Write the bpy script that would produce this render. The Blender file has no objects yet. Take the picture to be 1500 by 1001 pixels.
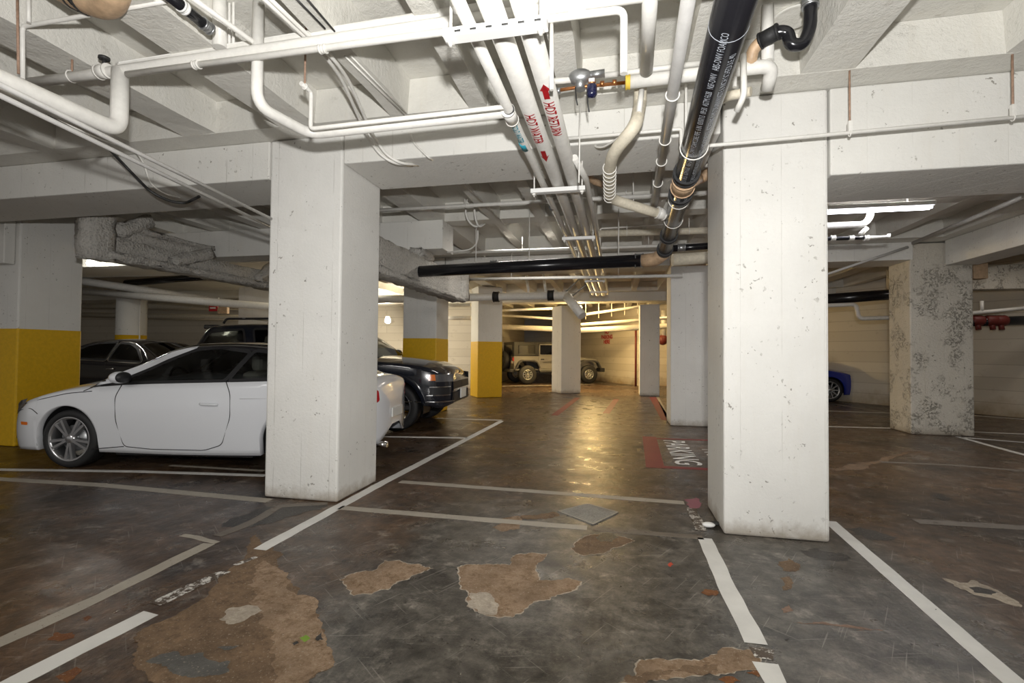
import bpy, bmesh, math, random
from mathutils import Vector, Matrix
random.seed(7)
S = bpy.context.scene
COL = S.collection
PI = math.pi
def V(*a): return Vector(a)

# ------------------------------------------------------------------ camera
F, YAW, PIT, ROL, HC = 712.4, -.2113, -.0214, .00873, 1.40
def _rot():
    cy, sy = math.cos(YAW), math.sin(YAW)
    Rz = Matrix(((cy, -sy, 0), (sy, cy, 0), (0, 0, 1)))
    B = Matrix(((1, 0, 0), (0, 0, -1), (0, 1, 0)))
    cp, sp = math.cos(PIT), math.sin(PIT)
    Rx = Matrix(((1, 0, 0), (0, cp, -sp), (0, sp, cp)))
    cr, sr = math.cos(ROL), math.sin(ROL)
    Rr = Matrix(((cr, -sr, 0), (sr, cr, 0), (0, 0, 1)))
    return Rr @ Rx @ B @ Rz
MR = _rot(); MT = MR.transposed(); CP = V(0, 0, HC)
def ray(px, py): return MT @ V((px - 750) / F, (py - 500.5) / F, 1)
def fz(px, py, z=0.0):                       # where the sight line meets a level plane
    d = ray(px, py); return CP + d * ((z - HC) / d.z)
def fy(px, py, Y):                           # ... the plane across the bays at depth Y
    d = ray(px, py); return CP + d * (Y / d.y)
def fx(px, py, X):
    d = ray(px, py); return CP + d * (X / d.x)
cd = bpy.data.cameras.new('camera'); cam = bpy.data.objects.new('camera', cd); COL.objects.link(cam)
cd.sensor_width = 36; cd.lens = F * 36 / 1500; cd.clip_start = .05; cd.clip_end = 200
cam.matrix_world = Matrix.Translation(CP) @ Matrix((MR[0], -MR[1], -MR[2])).transposed().to_4x4()
S.camera = cam

# ------------------------------------------------------------------ materials
def newmat(name):
    m = bpy.data.materials.new(name); m.use_nodes = True
    nt = m.node_tree; nt.nodes.clear()
    out = nt.nodes.new('ShaderNodeOutputMaterial')
    b = nt.nodes.new('ShaderNodeBsdfPrincipled'); nt.links.new(b.outputs[0], out.inputs[0])
    return m, nt, b
class N:
    def __init__(s, nt): s.nt = nt
    def n(s, t, **k):
        x = s.nt.nodes.new(t)
        for a, v in k.items(): setattr(x, a, v)
        return x
    def l(s, a, b): s.nt.links.new(a, b)
    def pos(s, scale=(1, 1, 1)):
        g = s.n('ShaderNodeNewGeometry'); m = s.n('ShaderNodeVectorMath', operation='MULTIPLY')
        m.inputs[1].default_value = scale; s.l(g.outputs['Position'], m.inputs[0]); return m.outputs[0]
    def noise(s, scale, detail=4, rough=.6, vec=None, dist=0):
        x = s.n('ShaderNodeTexNoise'); x.inputs['Scale'].default_value = scale
        x.inputs['Detail'].default_value = detail; x.inputs['Roughness'].default_value = rough
        x.inputs['Distortion'].default_value = dist
        s.l(vec or s.pos(), x.inputs['Vector']); return x.outputs['Fac']
    def ramp(s, fac, stops):
        r = s.n('ShaderNodeValToRGB'); e = r.color_ramp.elements
        while len(e) < len(stops): e.new(.5)
        for k, (p, c) in enumerate(stops):
            e[k].position = p; e[k].color = (c, c, c, 1) if isinstance(c, (int, float)) else (*c, 1)
        s.l(fac, r.inputs[0]); return r.outputs[0]
    def mix(s, fac, a, b, mode='MIX'):
        x = s.n('ShaderNodeMix', data_type='RGBA', blend_type=mode)
        for i, v in ((0, fac), (6, a), (7, b)):
            if isinstance(v, (int, float)): x.inputs[i].default_value = v
            elif isinstance(v, tuple): x.inputs[i].default_value = (*v, 1)
            else: s.l(v, x.inputs[i])
        return x.outputs[2]
    def math(s, op, a, b=0.0, c=None):
        x = s.n('ShaderNodeMath', operation=op)
        for i, v in enumerate((a, b, c)):
            if v is None: continue
            if isinstance(v, (int, float)): x.inputs[i].default_value = v
            else: s.l(v, x.inputs[i])
        return x.outputs[0]
    def bump(s, h, strength, dist=.01):
        b = s.n('ShaderNodeBump'); b.inputs['Strength'].default_value = strength
        b.inputs['Distance'].default_value = dist; s.l(h, b.inputs['Height']); return b.outputs[0]
MATS = {}
def simple(name, col, rough=.5, metal=0, coat=0, spec=.5, var=0, bump=0, scale=30):
    if name in MATS: return MATS[name]
    m, nt, b = newmat(name); k = N(nt)
    b.inputs['Roughness'].default_value = rough; b.inputs['Metallic'].default_value = metal
    b.inputs['Coat Weight'].default_value = coat; b.inputs['Coat Roughness'].default_value = .04
    b.inputs['Specular IOR Level'].default_value = spec
    if var or bump:
        f = k.noise(scale, 5, .65)
        if var:
            c2 = tuple(max(0, x * (1 - var)) for x in col)
            k.l(k.mix(k.ramp(f, [(.35, 0), (.65, 1)]), c2, col), b.inputs['Base Color'])
        else: b.inputs['Base Color'].default_value = (*col, 1)
        if bump: k.l(k.bump(f, bump), b.inputs['Normal'])
    else: b.inputs['Base Color'].default_value = (*col, 1)
    MATS[name] = m; return m
def emis(name, col, s):
    m, nt, b = newmat(name); b.inputs['Base Color'].default_value = (*col, 1)
    b.inputs['Emission Color'].default_value = (*col, 1); b.inputs['Emission Strength'].default_value = s
    MATS[name] = m; return m
def concrete(name, col, dirt=.25, pits=True, lines=True, bump=.35, warm=(.62, .56, .45), low=True, lump=False, scar=False):
    m, nt, b = newmat(name); k = N(nt)
    big = k.noise(1.1, 5, .6); fine = k.noise(38, 4, .7)
    c = k.mix(k.ramp(big, [(.35, 0), (.7, 1)]), tuple(x * .9 for x in col), col)
    st = k.noise(2.2, 6, .7, k.pos((3, 3, .35)))
    c = k.mix(k.math('MULTIPLY', k.ramp(st, [(.52, 0), (.75, 1)]), dirt), c, warm)
    h = fine
    if lump:
        lm = k.noise(7, 6, .72); ck = k.ramp(k.noise(4.5, 7, .8), [(.60, 0), (.63, 1)])
        h = k.math('ADD', h, k.math('ADD', k.math('MULTIPLY', lm, 2.2), k.math('MULTIPLY', ck, .8)))
        c = k.mix(k.math('MULTIPLY', k.ramp(k.noise(5.5, 7, .8), [(.63, 0), (.66, 1)]), .35), c, (.40, .36, .29))
    if scar:
        sm = k.math('MULTIPLY', k.ramp(k.noise(24, 6, .8), [(.52, 0), (.58, 1)]), k.ramp(k.noise(2.3, 3, .6), [(.48, 0), (.6, 1)]))
        c = k.mix(k.math('MULTIPLY', sm, .3), c, (.26, .225, .175)); h = k.math('SUBTRACT', h, k.math('MULTIPLY', sm, 1.2))
    if pits:
        p = k.ramp(k.noise(24, 3, .55), [(.305, 1), (.34, 0)])
        p2 = k.ramp(k.noise(3.2, 2, .5), [(.45, 0), (.6, 1)])
        pm = k.math('MULTIPLY', p, p2)
        c = k.mix(k.math('MULTIPLY', pm, .7), c, (.16, .14, .11))
        h = k.math('SUBTRACT', h, k.math('MULTIPLY', pm, 1.5))
    if lines:                                           # board-form joints
        sx = k.n('ShaderNodeSeparateXYZ'); k.l(k.pos(), sx.inputs[0])
        w = k.math('ADD', sx.outputs[0], sx.outputs[1])
        fr = k.math('FRACT', k.math('MULTIPLY', w, 3.4))
        ln = k.ramp(fr, [(.0, 1), (.022, 0)])
        ln = k.math('MULTIPLY', ln, k.ramp(k.noise(2.6, 3, .6), [(.42, 0), (.6, .8)]))
        c = k.mix(k.math('MULTIPLY', ln, .5), c, (.25, .22, .18)); h = k.math('SUBTRACT', h, ln)
    if low:                                             # splashed grime at the foot
        sx = k.n('ShaderNodeSeparateXYZ'); k.l(k.pos(), sx.inputs[0])
        z = k.math('ADD', sx.outputs[2], k.math('MULTIPLY', k.noise(7, 5, .7), .22))
        k2 = k.ramp(z, [(.12, .75), (.24, 0)])
        c = k.mix(k2, c, (.30, .25, .19))
    b.inputs['Specular IOR Level'].default_value = .25
    k.l(c, b.inputs['Base Color']); b.inputs['Roughness'].default_value = .68
    k.l(k.bump(h, bump, .012), b.inputs['Normal']); MATS[name] = m; return m
PAINT = (.79, .78, .745)
m_col = concrete('painted_concrete', PAINT, dirt=.12)
m_ceil = concrete('painted_ceiling_concrete', (.77, .755, .70), dirt=.22, pits=False, lines=False, low=False, bump=.5, lump=True)
m_beam = concrete('painted_beam_concrete', (.78, .77, .73), dirt=.14, low=False)
m_rough = concrete('scarred_concrete', (.66, .62, .54), dirt=.5, bump=1.0, scar=True)
m_yel = simple('yellow_paint', (.78, .46, .008), .5, var=.12, bump=.25, scale=22)
m_pale = simple('white_pipe_paint', (.80, .785, .74), .42, var=.1, bump=.08, scale=18)
m_grey = simple('grey_pipe', (.56, .55, .53), .45, var=.12, bump=.08, scale=14)
m_insul = simple('cream_pipe_insulation', (.72, .66, .53), .6, var=.18, bump=.4, scale=25)
m_tan = simple('tan_pipe', (.62, .43, .27), .5, var=.3, bump=.2, scale=16)
m_blk = simple('black_plastic_pipe', (.012, .012, .015), .22, var=.2, scale=10)
m_rubber = simple('black_rubber', (.016, .016, .017), .6, bump=.25, scale=60)
m_steel = simple('galvanised_steel', (.45, .46, .47), .38, metal=.8, var=.25, scale=20)
m_copper = simple('copper', (.62, .26, .10), .35, metal=.85, var=.35, scale=20)
m_rod = simple('rusty_rod', (.42, .27, .19), .65, var=.35, scale=40)
m_red = simple('red_paint', (.52, .012, .02), .5, var=.2, scale=20)
m_teal = simple('teal_paint', (.03, .32, .42), .6, var=.2, scale=40)
m_white = simple('white_marking', (.85, .85, .83), .5)
m_dkwire = simple('dark_cable', (.03, .03, .03), .5)
m_print = simple('white_print', (.42, .45, .50), .5)
m_chrome = simple('chrome', (.75, .75, .76), .12, metal=1)
m_alloy = simple('alloy', (.52, .52, .53), .28, metal=.9)
m_dark = simple('dark_plastic', (.02, .02, .022), .5)
m_seat = simple('beige_leather', (.60, .56, .48), .5)
m_orange = simple('amber_lens', (.85, .20, .02), .2, coat=.6)
m_tail = simple('red_lens', (.45, .01, .015), .15, coat=.8)
m_head = simple('headlamp_lens', (.16, .16, .17), .06, coat=1, metal=.4)
m_plate = simple('licence_plate', (.78, .78, .75), .4)
def spray(name, col):
    m, nt, b = newmat(name); k = N(nt)
    a = k.noise(26, 6, .75); v = k.n('ShaderNodeTexVoronoi'); v.inputs['Scale'].default_value = 34; k.l(k.pos(), v.inputs['Vector'])
    h = k.math('ADD', a, k.math('MULTIPLY', v.outputs['Distance'], .6))
    k.l(k.mix(k.ramp(h, [(.45, 0), (.8, 1)]), tuple(x * .62 for x in col), col), b.inputs['Base Color'])
    b.inputs['Roughness'].default_value = .9; k.l(k.bump(h, .9, .03), b.inputs['Normal']); MATS[name] = m; return m
m_spray = spray('sprayed_fireproofing', (.60, .575, .53))
def paint(name, col, metal=0.0, rough=.25): return simple(name, col, rough, metal=metal, coat=1)
def glassmat():
    m = bpy.data.materials.new('tinted_glass'); m.use_nodes = True; nt = m.node_tree; nt.nodes.clear()
    o = nt.nodes.new('ShaderNodeOutputMaterial'); t = nt.nodes.new('ShaderNodeBsdfTransparent'); g = nt.nodes.new('ShaderNodeBsdfGlossy')
    t.inputs[0].default_value = (.33, .35, .35, 1); g.inputs['Roughness'].default_value = .02
    fr = nt.nodes.new('ShaderNodeFresnel'); fr.inputs[0].default_value = 1.5
    mx = nt.nodes.new('ShaderNodeMixShader'); nt.links.new(fr.outputs[0], mx.inputs[0])
    nt.links.new(t.outputs[0], mx.inputs[1]); nt.links.new(g.outputs[0], mx.inputs[2]); nt.links.new(mx.outputs[0], o.inputs[0])
    return m
m_glass = glassmat()
m_glass_dark = simple('privacy_glass', (.008, .008, .01), .04, coat=1)

def floormat():
    m, nt, b = newmat('garage_floor'); k = N(nt)
    sx = k.n('ShaderNodeSeparateXYZ'); k.l(k.pos(), sx.inputs[0]); X, Y = sx.outputs[0], sx.outputs[1]
    big = k.noise(.75, 6, .62, dist=.4); mid = k.noise(3.2, 6, .68, dist=.6); fine = k.noise(55, 5, .7)
    brown = k.mix(k.ramp(big, [(.36, 0), (.62, 1)]), (.026, .016, .010), (.096, .057, .033))
    brown = k.mix(k.math('MULTIPLY', k.ramp(k.noise(1.7, 5, .65, k.pos((1, .5, 1))), [(.5, 0), (.72, 1)]), .75), brown, (.105, .057, .024))
    grey = k.mix(k.ramp(mid, [(.3, 0), (.72, 1)]), (.036, .031, .026), (.135, .122, .104))
    # the sealed grey bay between the two columns, and the concrete in front of the wide column
    wob = k.math('MULTIPLY', k.math('SUBTRACT', mid, .5), .55)
    def edge(v, a, bb): 
        r = k.n('ShaderNodeMapRange', interpolation_type='SMOOTHSTEP'); r.inputs[1].default_value = a; r.inputs[2].default_value = bb
        k.l(v, r.inputs[0]); return r.outputs[0]
    x2 = k.math('ADD', X, wob); y2 = k.math('ADD', Y, wob)
    mk = k.math('MULTIPLY', k.math('MULTIPLY', edge(x2, -1.75, -1.35), edge(x2, 2.15, 1.75)), edge(y2, 5.2, 3.9))
    c = k.mix(mk, brown, grey)
    mk2 = k.math('MULTIPLY', edge(x2, .85, .95), edge(y2, 2.55, 2.4))
    c = k.mix(k.math('MULTIPLY', mk2, .7), c, (.17, .148, .118))
    c = k.mix(k.math('MULTIPLY', k.ramp(k.noise(1.3, 4, .6, k.pos((1, 1.6, 1))), [(.56, 0), (.7, 1)]), .7), c, (.016, .013, .011))
    c = k.mix(k.math('MULTIPLY', k.ramp(k.noise(5, 6, .75), [(.55, 0), (.68, 1)]), .5), c, (.30, .27, .23))
    mot = k.ramp(k.noise(9, 7, .78), [(.34, .40), (.5, 1), (.66, 1.75)])
    c = k.mix(1.0, c, mot, 'MULTIPLY')
    spk = k.ramp(fine, [(.62, 0), (.74, 1)])
    c = k.mix(k.math('MULTIPLY', spk, .5), c, (.33, .30, .26))
    # scratches
    for ang, s in ((.5, .4), (-.9, .3), (1.3, .3)):
        ro = k.n('ShaderNodeVectorRotate', rotation_type='Z_AXIS'); ro.inputs['Angle'].default_value = ang; k.l(k.pos(), ro.inputs['Vector'])
        ml = k.n('ShaderNodeVectorMath', operation='MULTIPLY'); ml.inputs[1].default_value = (90, 2.2, 1); k.l(ro.outputs[0], ml.inputs[0])
        sc = k.ramp(k.noise(1, 1, .4, ml.outputs[0]), [(.70, 0), (.74, 1)])
        c = k.mix(k.math('MULTIPLY', sc, s), c, (.36, .34, .30))
    k.l(c, b.inputs['Base Color'])
    rg = k.ramp(k.noise(2.4, 5, .65), [(.3, .20), (.7, .46)]); k.l(rg, b.inputs['Roughness'])
    hh = k.math('ADD', k.math('MULTIPLY', k.noise(9, 5, .6, k.pos((1, .5, 1))), 1.0), k.math('MULTIPLY', fine, .25))
    k.l(k.bump(hh, .32, .02), b.inputs['Normal']); return m
m_floor = floormat()
def patchmat(name, c1, c2, rough=.75, s=14):
    m, nt, b = newmat(name); k = N(nt)
    c = k.mix(k.ramp(k.noise(s, 7, .8), [(.38, 0), (.62, 1)]), c1, c2)
    c = k.mix(k.math('MULTIPLY', k.ramp(k.noise(3.5, 6, .7), [(.45, 0), (.65, 1)]), .45), c, tuple(x * .5 for x in c1))
    c = k.mix(k.math('MULTIPLY', k.ramp(k.noise(70, 3, .6), [(.6, 0), (.7, 1)]), .6), c, (.42, .36, .29))
    k.l(c, b.inputs['Base Color']); b.inputs['Roughness'].default_value = rough
    k.l(k.bump(k.noise(60, 4, .7), .5, .01), b.inputs['Normal']); return m
m_agg = patchmat('bare_tan_aggregate', (.16, .095, .048), (.38, .27, .18))
m_aggd = patchmat('bare_brown_aggregate', (.105, .064, .034), (.25, .16, .092))
m_rim_pale = patchmat('chipped_sealer_edge', (.32, .27, .21), (.52, .45, .37), s=30)
m_oil = patchmat('oil_stain', (.016, .013, .011), (.03, .025, .02), .35)
m_rustst = patchmat('rust_stain', (.12, .04, .012), (.24, .09, .02))
m_greyp = patchmat('grey_sealer', (.075, .072, .065), (.13, .125, .115), .5)
def linemat(name, col, wear, sc=34):
    m, nt, b = newmat(name); k = N(nt)
    w = k.ramp(k.noise(sc, 8, .8), [(wear, 1), (wear + .03, 0)])
    w2 = k.ramp(k.noise(3.4, 4, .6), [(.40, .25), (.62, 0)])
    c = k.mix(w2, col, tuple(x * .55 for x in col)); c = k.mix(w, c, (.075, .052, .035))
    k.l(c, b.inputs['Base Color']); b.inputs['Roughness'].default_value = .55; return m
m_line = linemat('white_line_paint', (.74, .73, .70), .28)
m_lineold = linemat('faded_line_paint', (.40, .36, .30), .36)
m_lineworn = linemat('worn_line_paint', (.66, .64, .60), .51, 15)
m_linefaint = linemat('faint_line_paint', (.17, .145, .12), .40, 9)
m_linered = linemat('red_line_paint', (.21, .025, .03), .33)
m_block = None
def blockwall():
    m, nt, b = newmat('painted_block_wall'); k = N(nt)
    sx = k.n('ShaderNodeSeparateXYZ'); k.l(k.pos(), sx.inputs[0])
    cb = k.n('ShaderNodeCombineXYZ'); k.l(k.math('ADD', sx.outputs[0], k.math('MULTIPLY', sx.outputs[1], .5)), cb.inputs[0]); k.l(sx.outputs[2], cb.inputs[1])
    br = k.n('ShaderNodeTexBrick'); k.l(cb.outputs[0], br.inputs['Vector'])
    br.inputs['Scale'].default_value = 1; br.inputs['Brick Width'].default_value = 60; br.inputs['Row Height'].default_value = .3; br.inputs['Mortar Size'].default_value = .008
    br.inputs['Color1'].default_value = (.60, .56, .49, 1); br.inputs['Color2'].default_value = (.53, .49, .42, 1); br.inputs['Mortar'].default_value = (.42, .38, .32, 1)
    z = k.math('ADD', sx.outputs[2], k.math('MULTIPLY', k.noise(2.2, 6, .7), .9))
    c = k.mix(k.ramp(z, [(.35, .8), (.85, 0)]), br.outputs[0], (.27, .19, .09))
    c = k.mix(k.math('MULTIPLY', k.ramp(k.noise(3, 6, .75), [(.58, 0), (.75, 1)]), .5), c, (.25, .21, .16))
    k.l(c, b.inputs['Base Color']); b.inputs['Roughness'].default_value = .75
    k.l(k.bump(k.noise(20, 4, .6), .3), b.inputs['Normal']); return m
m_block = blockwall()

# ------------------------------------------------------------------ mesh builder
ORI = {}
class MB:
    def __init__(s): s.v = []; s.f = []; s.sm = []
    def add(s, vs, fs, smooth=False):
        b = len(s.v); s.v += [Vector(v) for v in vs]
        for f in fs: s.f.append([b + i for i in f]); s.sm.append(smooth)
        return s
    def box(s, lo, hi, bev=0, M=None):
        lo, hi = [min(a, b) for a, b in zip(lo, hi)], [max(a, b) for a, b in zip(lo, hi)]
        if bev <= 0:
            vs = [V(x, y, z) for x in (lo[0], hi[0]) for y in (lo[1], hi[1]) for z in (lo[2], hi[2])]
            fs = [(0, 1, 3, 2), (4, 6, 7, 5), (0, 4, 5, 1), (2, 3, 7, 6), (0, 2, 6, 4), (1, 5, 7, 3)]
        else:
            bm = bmesh.new(); bmesh.ops.create_cube(bm, size=1)
            for v in bm.verts: v.co = V(*[(lo[i] + hi[i]) / 2 + v.co[i] * (hi[i] - lo[i]) for i in range(3)])
            bmesh.ops.bevel(bm, geom=bm.edges[:], offset=bev, segments=2, affect='EDGES', profile=.5)
            bm.verts.index_update(); vs = [v.co.copy() for v in bm.verts]; fs = [[v.index for v in f.verts] for f in bm.faces]; bm.free()
        if M: vs = [M @ v for v in vs]
        return s.add(vs, fs)
    def prism(s, pts, z0, z1, M=None):          # polygon in xy extruded along z
        n = len(pts)
        vs = [V(p[0], p[1], z0) for p in pts] + [V(p[0], p[1], z1) for p in pts]
        if M: vs = [M @ v for v in vs]
        return s.add(vs, [list(range(n))[::-1], list(range(n, 2 * n))] + [(i, (i + 1) % n, n + (i + 1) % n, n + i) for i in range(n)])
    def tube(s, pts, r, seg=12, cap=True, fil=0, smooth=True):
        pts = [Vector(p) for p in pts]
        if fil: pts = fillet(pts, fil)
        q = [pts[0]]
        for p in pts[1:]:
            if (p - q[-1]).length > 1e-5: q.append(p)
        pts = q; n = len(pts); rs = r if isinstance(r, (list, tuple)) else [r] * n
        t0 = (pts[1] - pts[0]).normalized(); u = t0.orthogonal().normalized(); vs = []
        for i, p in enumerate(pts):
            a = (pts[i] - pts[i - 1]).normalized() if i else t0
            b = (pts[i + 1] - pts[i]).normalized() if i < n - 1 else a
            t = (a + b).normalized() if (a + b).length > 1e-6 else a
            u = (u - t * u.dot(t)).normalized(); w = t.cross(u)
            k = 1 / max(.5, t.dot(b))
            for j in range(seg):
                an = 2 * PI * j / seg; vs.append(p + (u * math.cos(an) + w * math.sin(an)) * rs[i] * (k if 0 < i < n - 1 else 1))
        fs = [(i * seg + j, i * seg + (j + 1) % seg, (i + 1) * seg + (j + 1) % seg, (i + 1) * seg + j) for i in range(n - 1) for j in range(seg)]
        s.add(vs, fs, smooth)
        if cap: s.add([vs[j] for j in range(seg)][::-1] + vs[-seg:], [list(range(seg)), list(range(seg, 2 * seg))])
        return s
    def lathe(s, prof, c, axis, seg=32, smooth=True):      # prof: (r, h) along axis
        axis = Vector(axis).normalized(); u = axis.orthogonal().normalized(); w = axis.cross(u); c = Vector(c)
        vs = [c + axis * h + (u * math.cos(2 * PI * j / seg) + w * math.sin(2 * PI * j / seg)) * r for r, h in prof for j in range(seg)]
        fs = [(i * seg + j, i * seg + (j + 1) % seg, (i + 1) * seg + (j + 1) % seg, (i + 1) * seg + j) for i in range(len(prof) - 1) for j in range(seg)]
        return s.add(vs, fs, smooth)
    def ell(s, c, r, seg=16, rows=10):
        vs = []; 
        for i in range(rows + 1):
            a = -PI / 2 + PI * i / rows
            for j in range(seg): b = 2 * PI * j / seg; vs.append(V(c[0] + r[0] * math.cos(a) * math.cos(b), c[1] + r[1] * math.cos(a) * math.sin(b), c[2] + r[2] * math.sin(a)))
        return s.add(vs, [(i * seg + j, i * seg + (j + 1) % seg, (i + 1) * seg + (j + 1) % seg, (i + 1) * seg + j) for i in range(rows) for j in range(seg)], True)
    def build(s, name, mat, parent=None, local=False, recalc=True):
        me = bpy.data.meshes.new(name)
        if local: base = V(0, 0, 0)
        else:
            lo = V(*[min(v[i] for v in s.v) for i in range(3)]); hi = V(*[max(v[i] for v in s.v) for i in range(3)])
            base = V((lo.x + hi.x) / 2, (lo.y + hi.y) / 2, lo.z)
        me.from_pydata([tuple(v - base) for v in s.v], [], s.f)
        for p, sm in zip(me.polygons, s.sm): p.use_smooth = sm
        if recalc:
            bm = bmesh.new(); bm.from_mesh(me); bmesh.ops.remove_doubles(bm, verts=bm.verts[:], dist=1e-5)
            bmesh.ops.recalc_face_normals(bm, faces=bm.faces[:]); bm.to_mesh(me); bm.free()
        me.materials.append(mat)
        o = bpy.data.objects.new(name, me); COL.objects.link(o)
        if local:
            if parent: o.parent = parent
            return o
        ORI[o.name] = base
        if parent: o.parent = parent; o.location = base - ORI[parent.name]
        else: o.location = base
        return o
def fillet(pts, r, k=6):
    out = [pts[0]]
    for i in range(1, len(pts) - 1):
        a, b, c = pts[i - 1], pts[i], pts[i + 1]; d1 = a - b; d2 = c - b
        l1, l2 = d1.length, d2.length; rr = min(r, l1 * .48, l2 * .48)
        if rr < 1e-4: out.append(b); continue
        p, q = b + d1 / l1 * rr, b + d2 / l2 * rr
        for j in range(k + 1):
            t = j / k; out.append(p.lerp(b, t).lerp(b.lerp(q, t), t))
    return out + [pts[-1]]
def tag(o, label=None, cat=None, group=None, kind=None):
    if label: o['label'] = label
    if cat: o['category'] = cat
    if group: o['group'] = group
    if kind: o['kind'] = kind
    return o
def empty(name, loc, label, cat, group=None, rz=0, sc=1, kind=None):
    o = bpy.data.objects.new(name, None); COL.objects.link(o); o.location = loc; o.rotation_euler = (0, 0, rz); o.scale = (sc,) * 3
    ORI[o.name] = Vector(loc); return tag(o, label, cat, group, kind)
def struct(name, mb, mat, parent=None):
    o = mb.build(name, mat, parent)
    if not parent: o['kind'] = 'structure'
    return o
def text_mesh(txt, size, depth, M, sx=1, bold=0.0, spacing=1.0):
    c = bpy.data.curves.new('lettering', 'FONT'); c.body = txt; c.size = size; c.extrude = depth; c.align_x = 'LEFT'; c.offset = bold; c.space_character = spacing
    c.resolution_u = 3
    o = bpy.data.objects.new('lettering', c); COL.objects.link(o)
    me = bpy.data.meshes.new_from_object(o.evaluated_get(bpy.context.evaluated_depsgraph_get()))
    mb = MB(); mb.add([M @ V(v.co.x * sx, v.co.y, v.co.z) for v in me.vertices], [list(p.vertices) for p in me.polygons])
    bpy.data.objects.remove(o); bpy.data.curves.remove(c); bpy.data.meshes.remove(me); return mb
def refine(mb, L):                              # cut long edges so that lettering can follow a curve
    bm = bmesh.new(); bv = [bm.verts.new(v) for v in mb.v]
    for f in mb.f:
        try: bm.faces.new([bv[i] for i in f])
        except ValueError: pass
    bmesh.ops.remove_doubles(bm, verts=bm.verts[:], dist=1e-5); bmesh.ops.triangulate(bm, faces=bm.faces[:])
    for _ in range(4):
        le = [e for e in bm.edges if e.calc_length() > L]
        if not le: break
        bmesh.ops.subdivide_edges(bm, edges=le, cuts=1); bmesh.ops.triangulate(bm, faces=bm.faces[:])
    bm.verts.index_update(); mb.v = [v.co.copy() for v in bm.verts]; mb.f = [[v.index for v in f.verts] for f in bm.faces]; mb.sm = [False] * len(mb.f); bm.free(); return mb
def frame(o, x, y):
    x = Vector(x).normalized(); y = Vector(y); y = (y - x * y.dot(x)).normalized(); z = x.cross(y)
    return Matrix.Translation(o) @ Matrix((x, y, z)).transposed().to_4x4()

# ------------------------------------------------------------------ the shell
SOF, SLAB = 3.42, 3.72
struct('floor', MB().box((-32, -4, -.25), (16, 45, 0)), m_floor)
struct('ceiling', MB().box((-32, -4, SLAB), (16, 45, SLAB + .3)), m_ceil)
# joists under the slab; the ones on the column lines are wider
joists = [(-9.9, .2), (-8.85, .34), (-7.6, .2), (-6.65, .2), (-5.7, .2), (-4.76, .2), (-3.85, .34), (-2.81, .36), (-1.82, .16), (-1.12, .15), (-.36, .16), (.55, .16), (1.46, .35), (2.62, .18), (3.55, .18), (4.5, .18), (5.6, .36), (6.7, .18), (7.7, .18)]
def chipped(mb, lo, hi):                     # a board-cast beam with slightly uneven arrises
    nx = max(1, int((hi[1] - lo[1]) / .35)); vs = []
    for i in range(nx + 1):
        y = lo[1] + (hi[1] - lo[1]) * i / nx; j = lambda: random.uniform(-.006, .006)
        vs += [V(lo[0] + j(), y, lo[2] + j()), V(hi[0] + j(), y, lo[2] + j()), V(hi[0] + .012, y, hi[2]), V(lo[0] - .012, y, hi[2])]
    fs = [(a * 4 + k, a * 4 + (k + 1) % 4, a * 4 + 4 + (k + 1) % 4, a * 4 + 4 + k) for a in range(nx) for k in range(4)]
    mb.add(vs, fs + [(0, 1, 2, 3), (nx * 4 + 3, nx * 4 + 2, nx * 4 + 1, nx * 4)])
for x, w in joists:
    for y0, y1 in ((-3.9, 3.82), (4.81, 9.55), (10.7, 22)):
        mb = MB(); chipped(mb, (x - w / 2, y0, SOF), (x + w / 2, y1, SLAB - .001)); struct('ceiling_beam', mb, m_ceil)
# solid strips over the beams and cross ribs between joists
for y0, y1, z0 in ((3.82, 5.05, SOF), (9.55, 10.95, SOF), (7.15, 7.45, SOF + .004), (16.2, 17.4, SOF)):
    struct('ceiling_beam', MB().box((-31.9, y0, z0), (15.9, y1, SLAB - .002)), m_ceil)
def beam(lo, hi, mat=None): return struct('ceiling_beam', MB().box(lo, hi, .012), mat or m_beam)
YB0, YB1 = 4.062, 4.81
beam((-16, YB0, 3.05), (-3.285, YB1, SOF - .002)); beam((-2.49, YB0, 3.14), (.80, YB1, SOF - .002)); beam((1.575, YB0, 2.755), (9, YB1, SOF - .002))
beam((-6.2, 9.9, 3.08), (-3.62, 10.29, SOF - .002)); beam((-3.6, 9.9, 3.12), (1.02, 10.6, SOF - .002)); beam((1.8, 9.9, 3.1), (5.15, 10.6, SOF - .002))
beam((-8.57, 7.0, 2.97), (-2.60, 7.5, SOF - .002))
beam((5.62, 4.9, 2.98), (6.12, 9.88, SOF - .002))                       # girder from the stained pier towards the camera side
beam((-11, 5.12, 2.58), (-8.36, 5.25, 3.3))
beam((-14, 16.5, 3.12), (12, 17.2, SOF - .002))
beam((6.2, 12.6, 2.87), (12.5, 13.0, 3.41), m_rough)                       # stained spandrel
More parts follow.
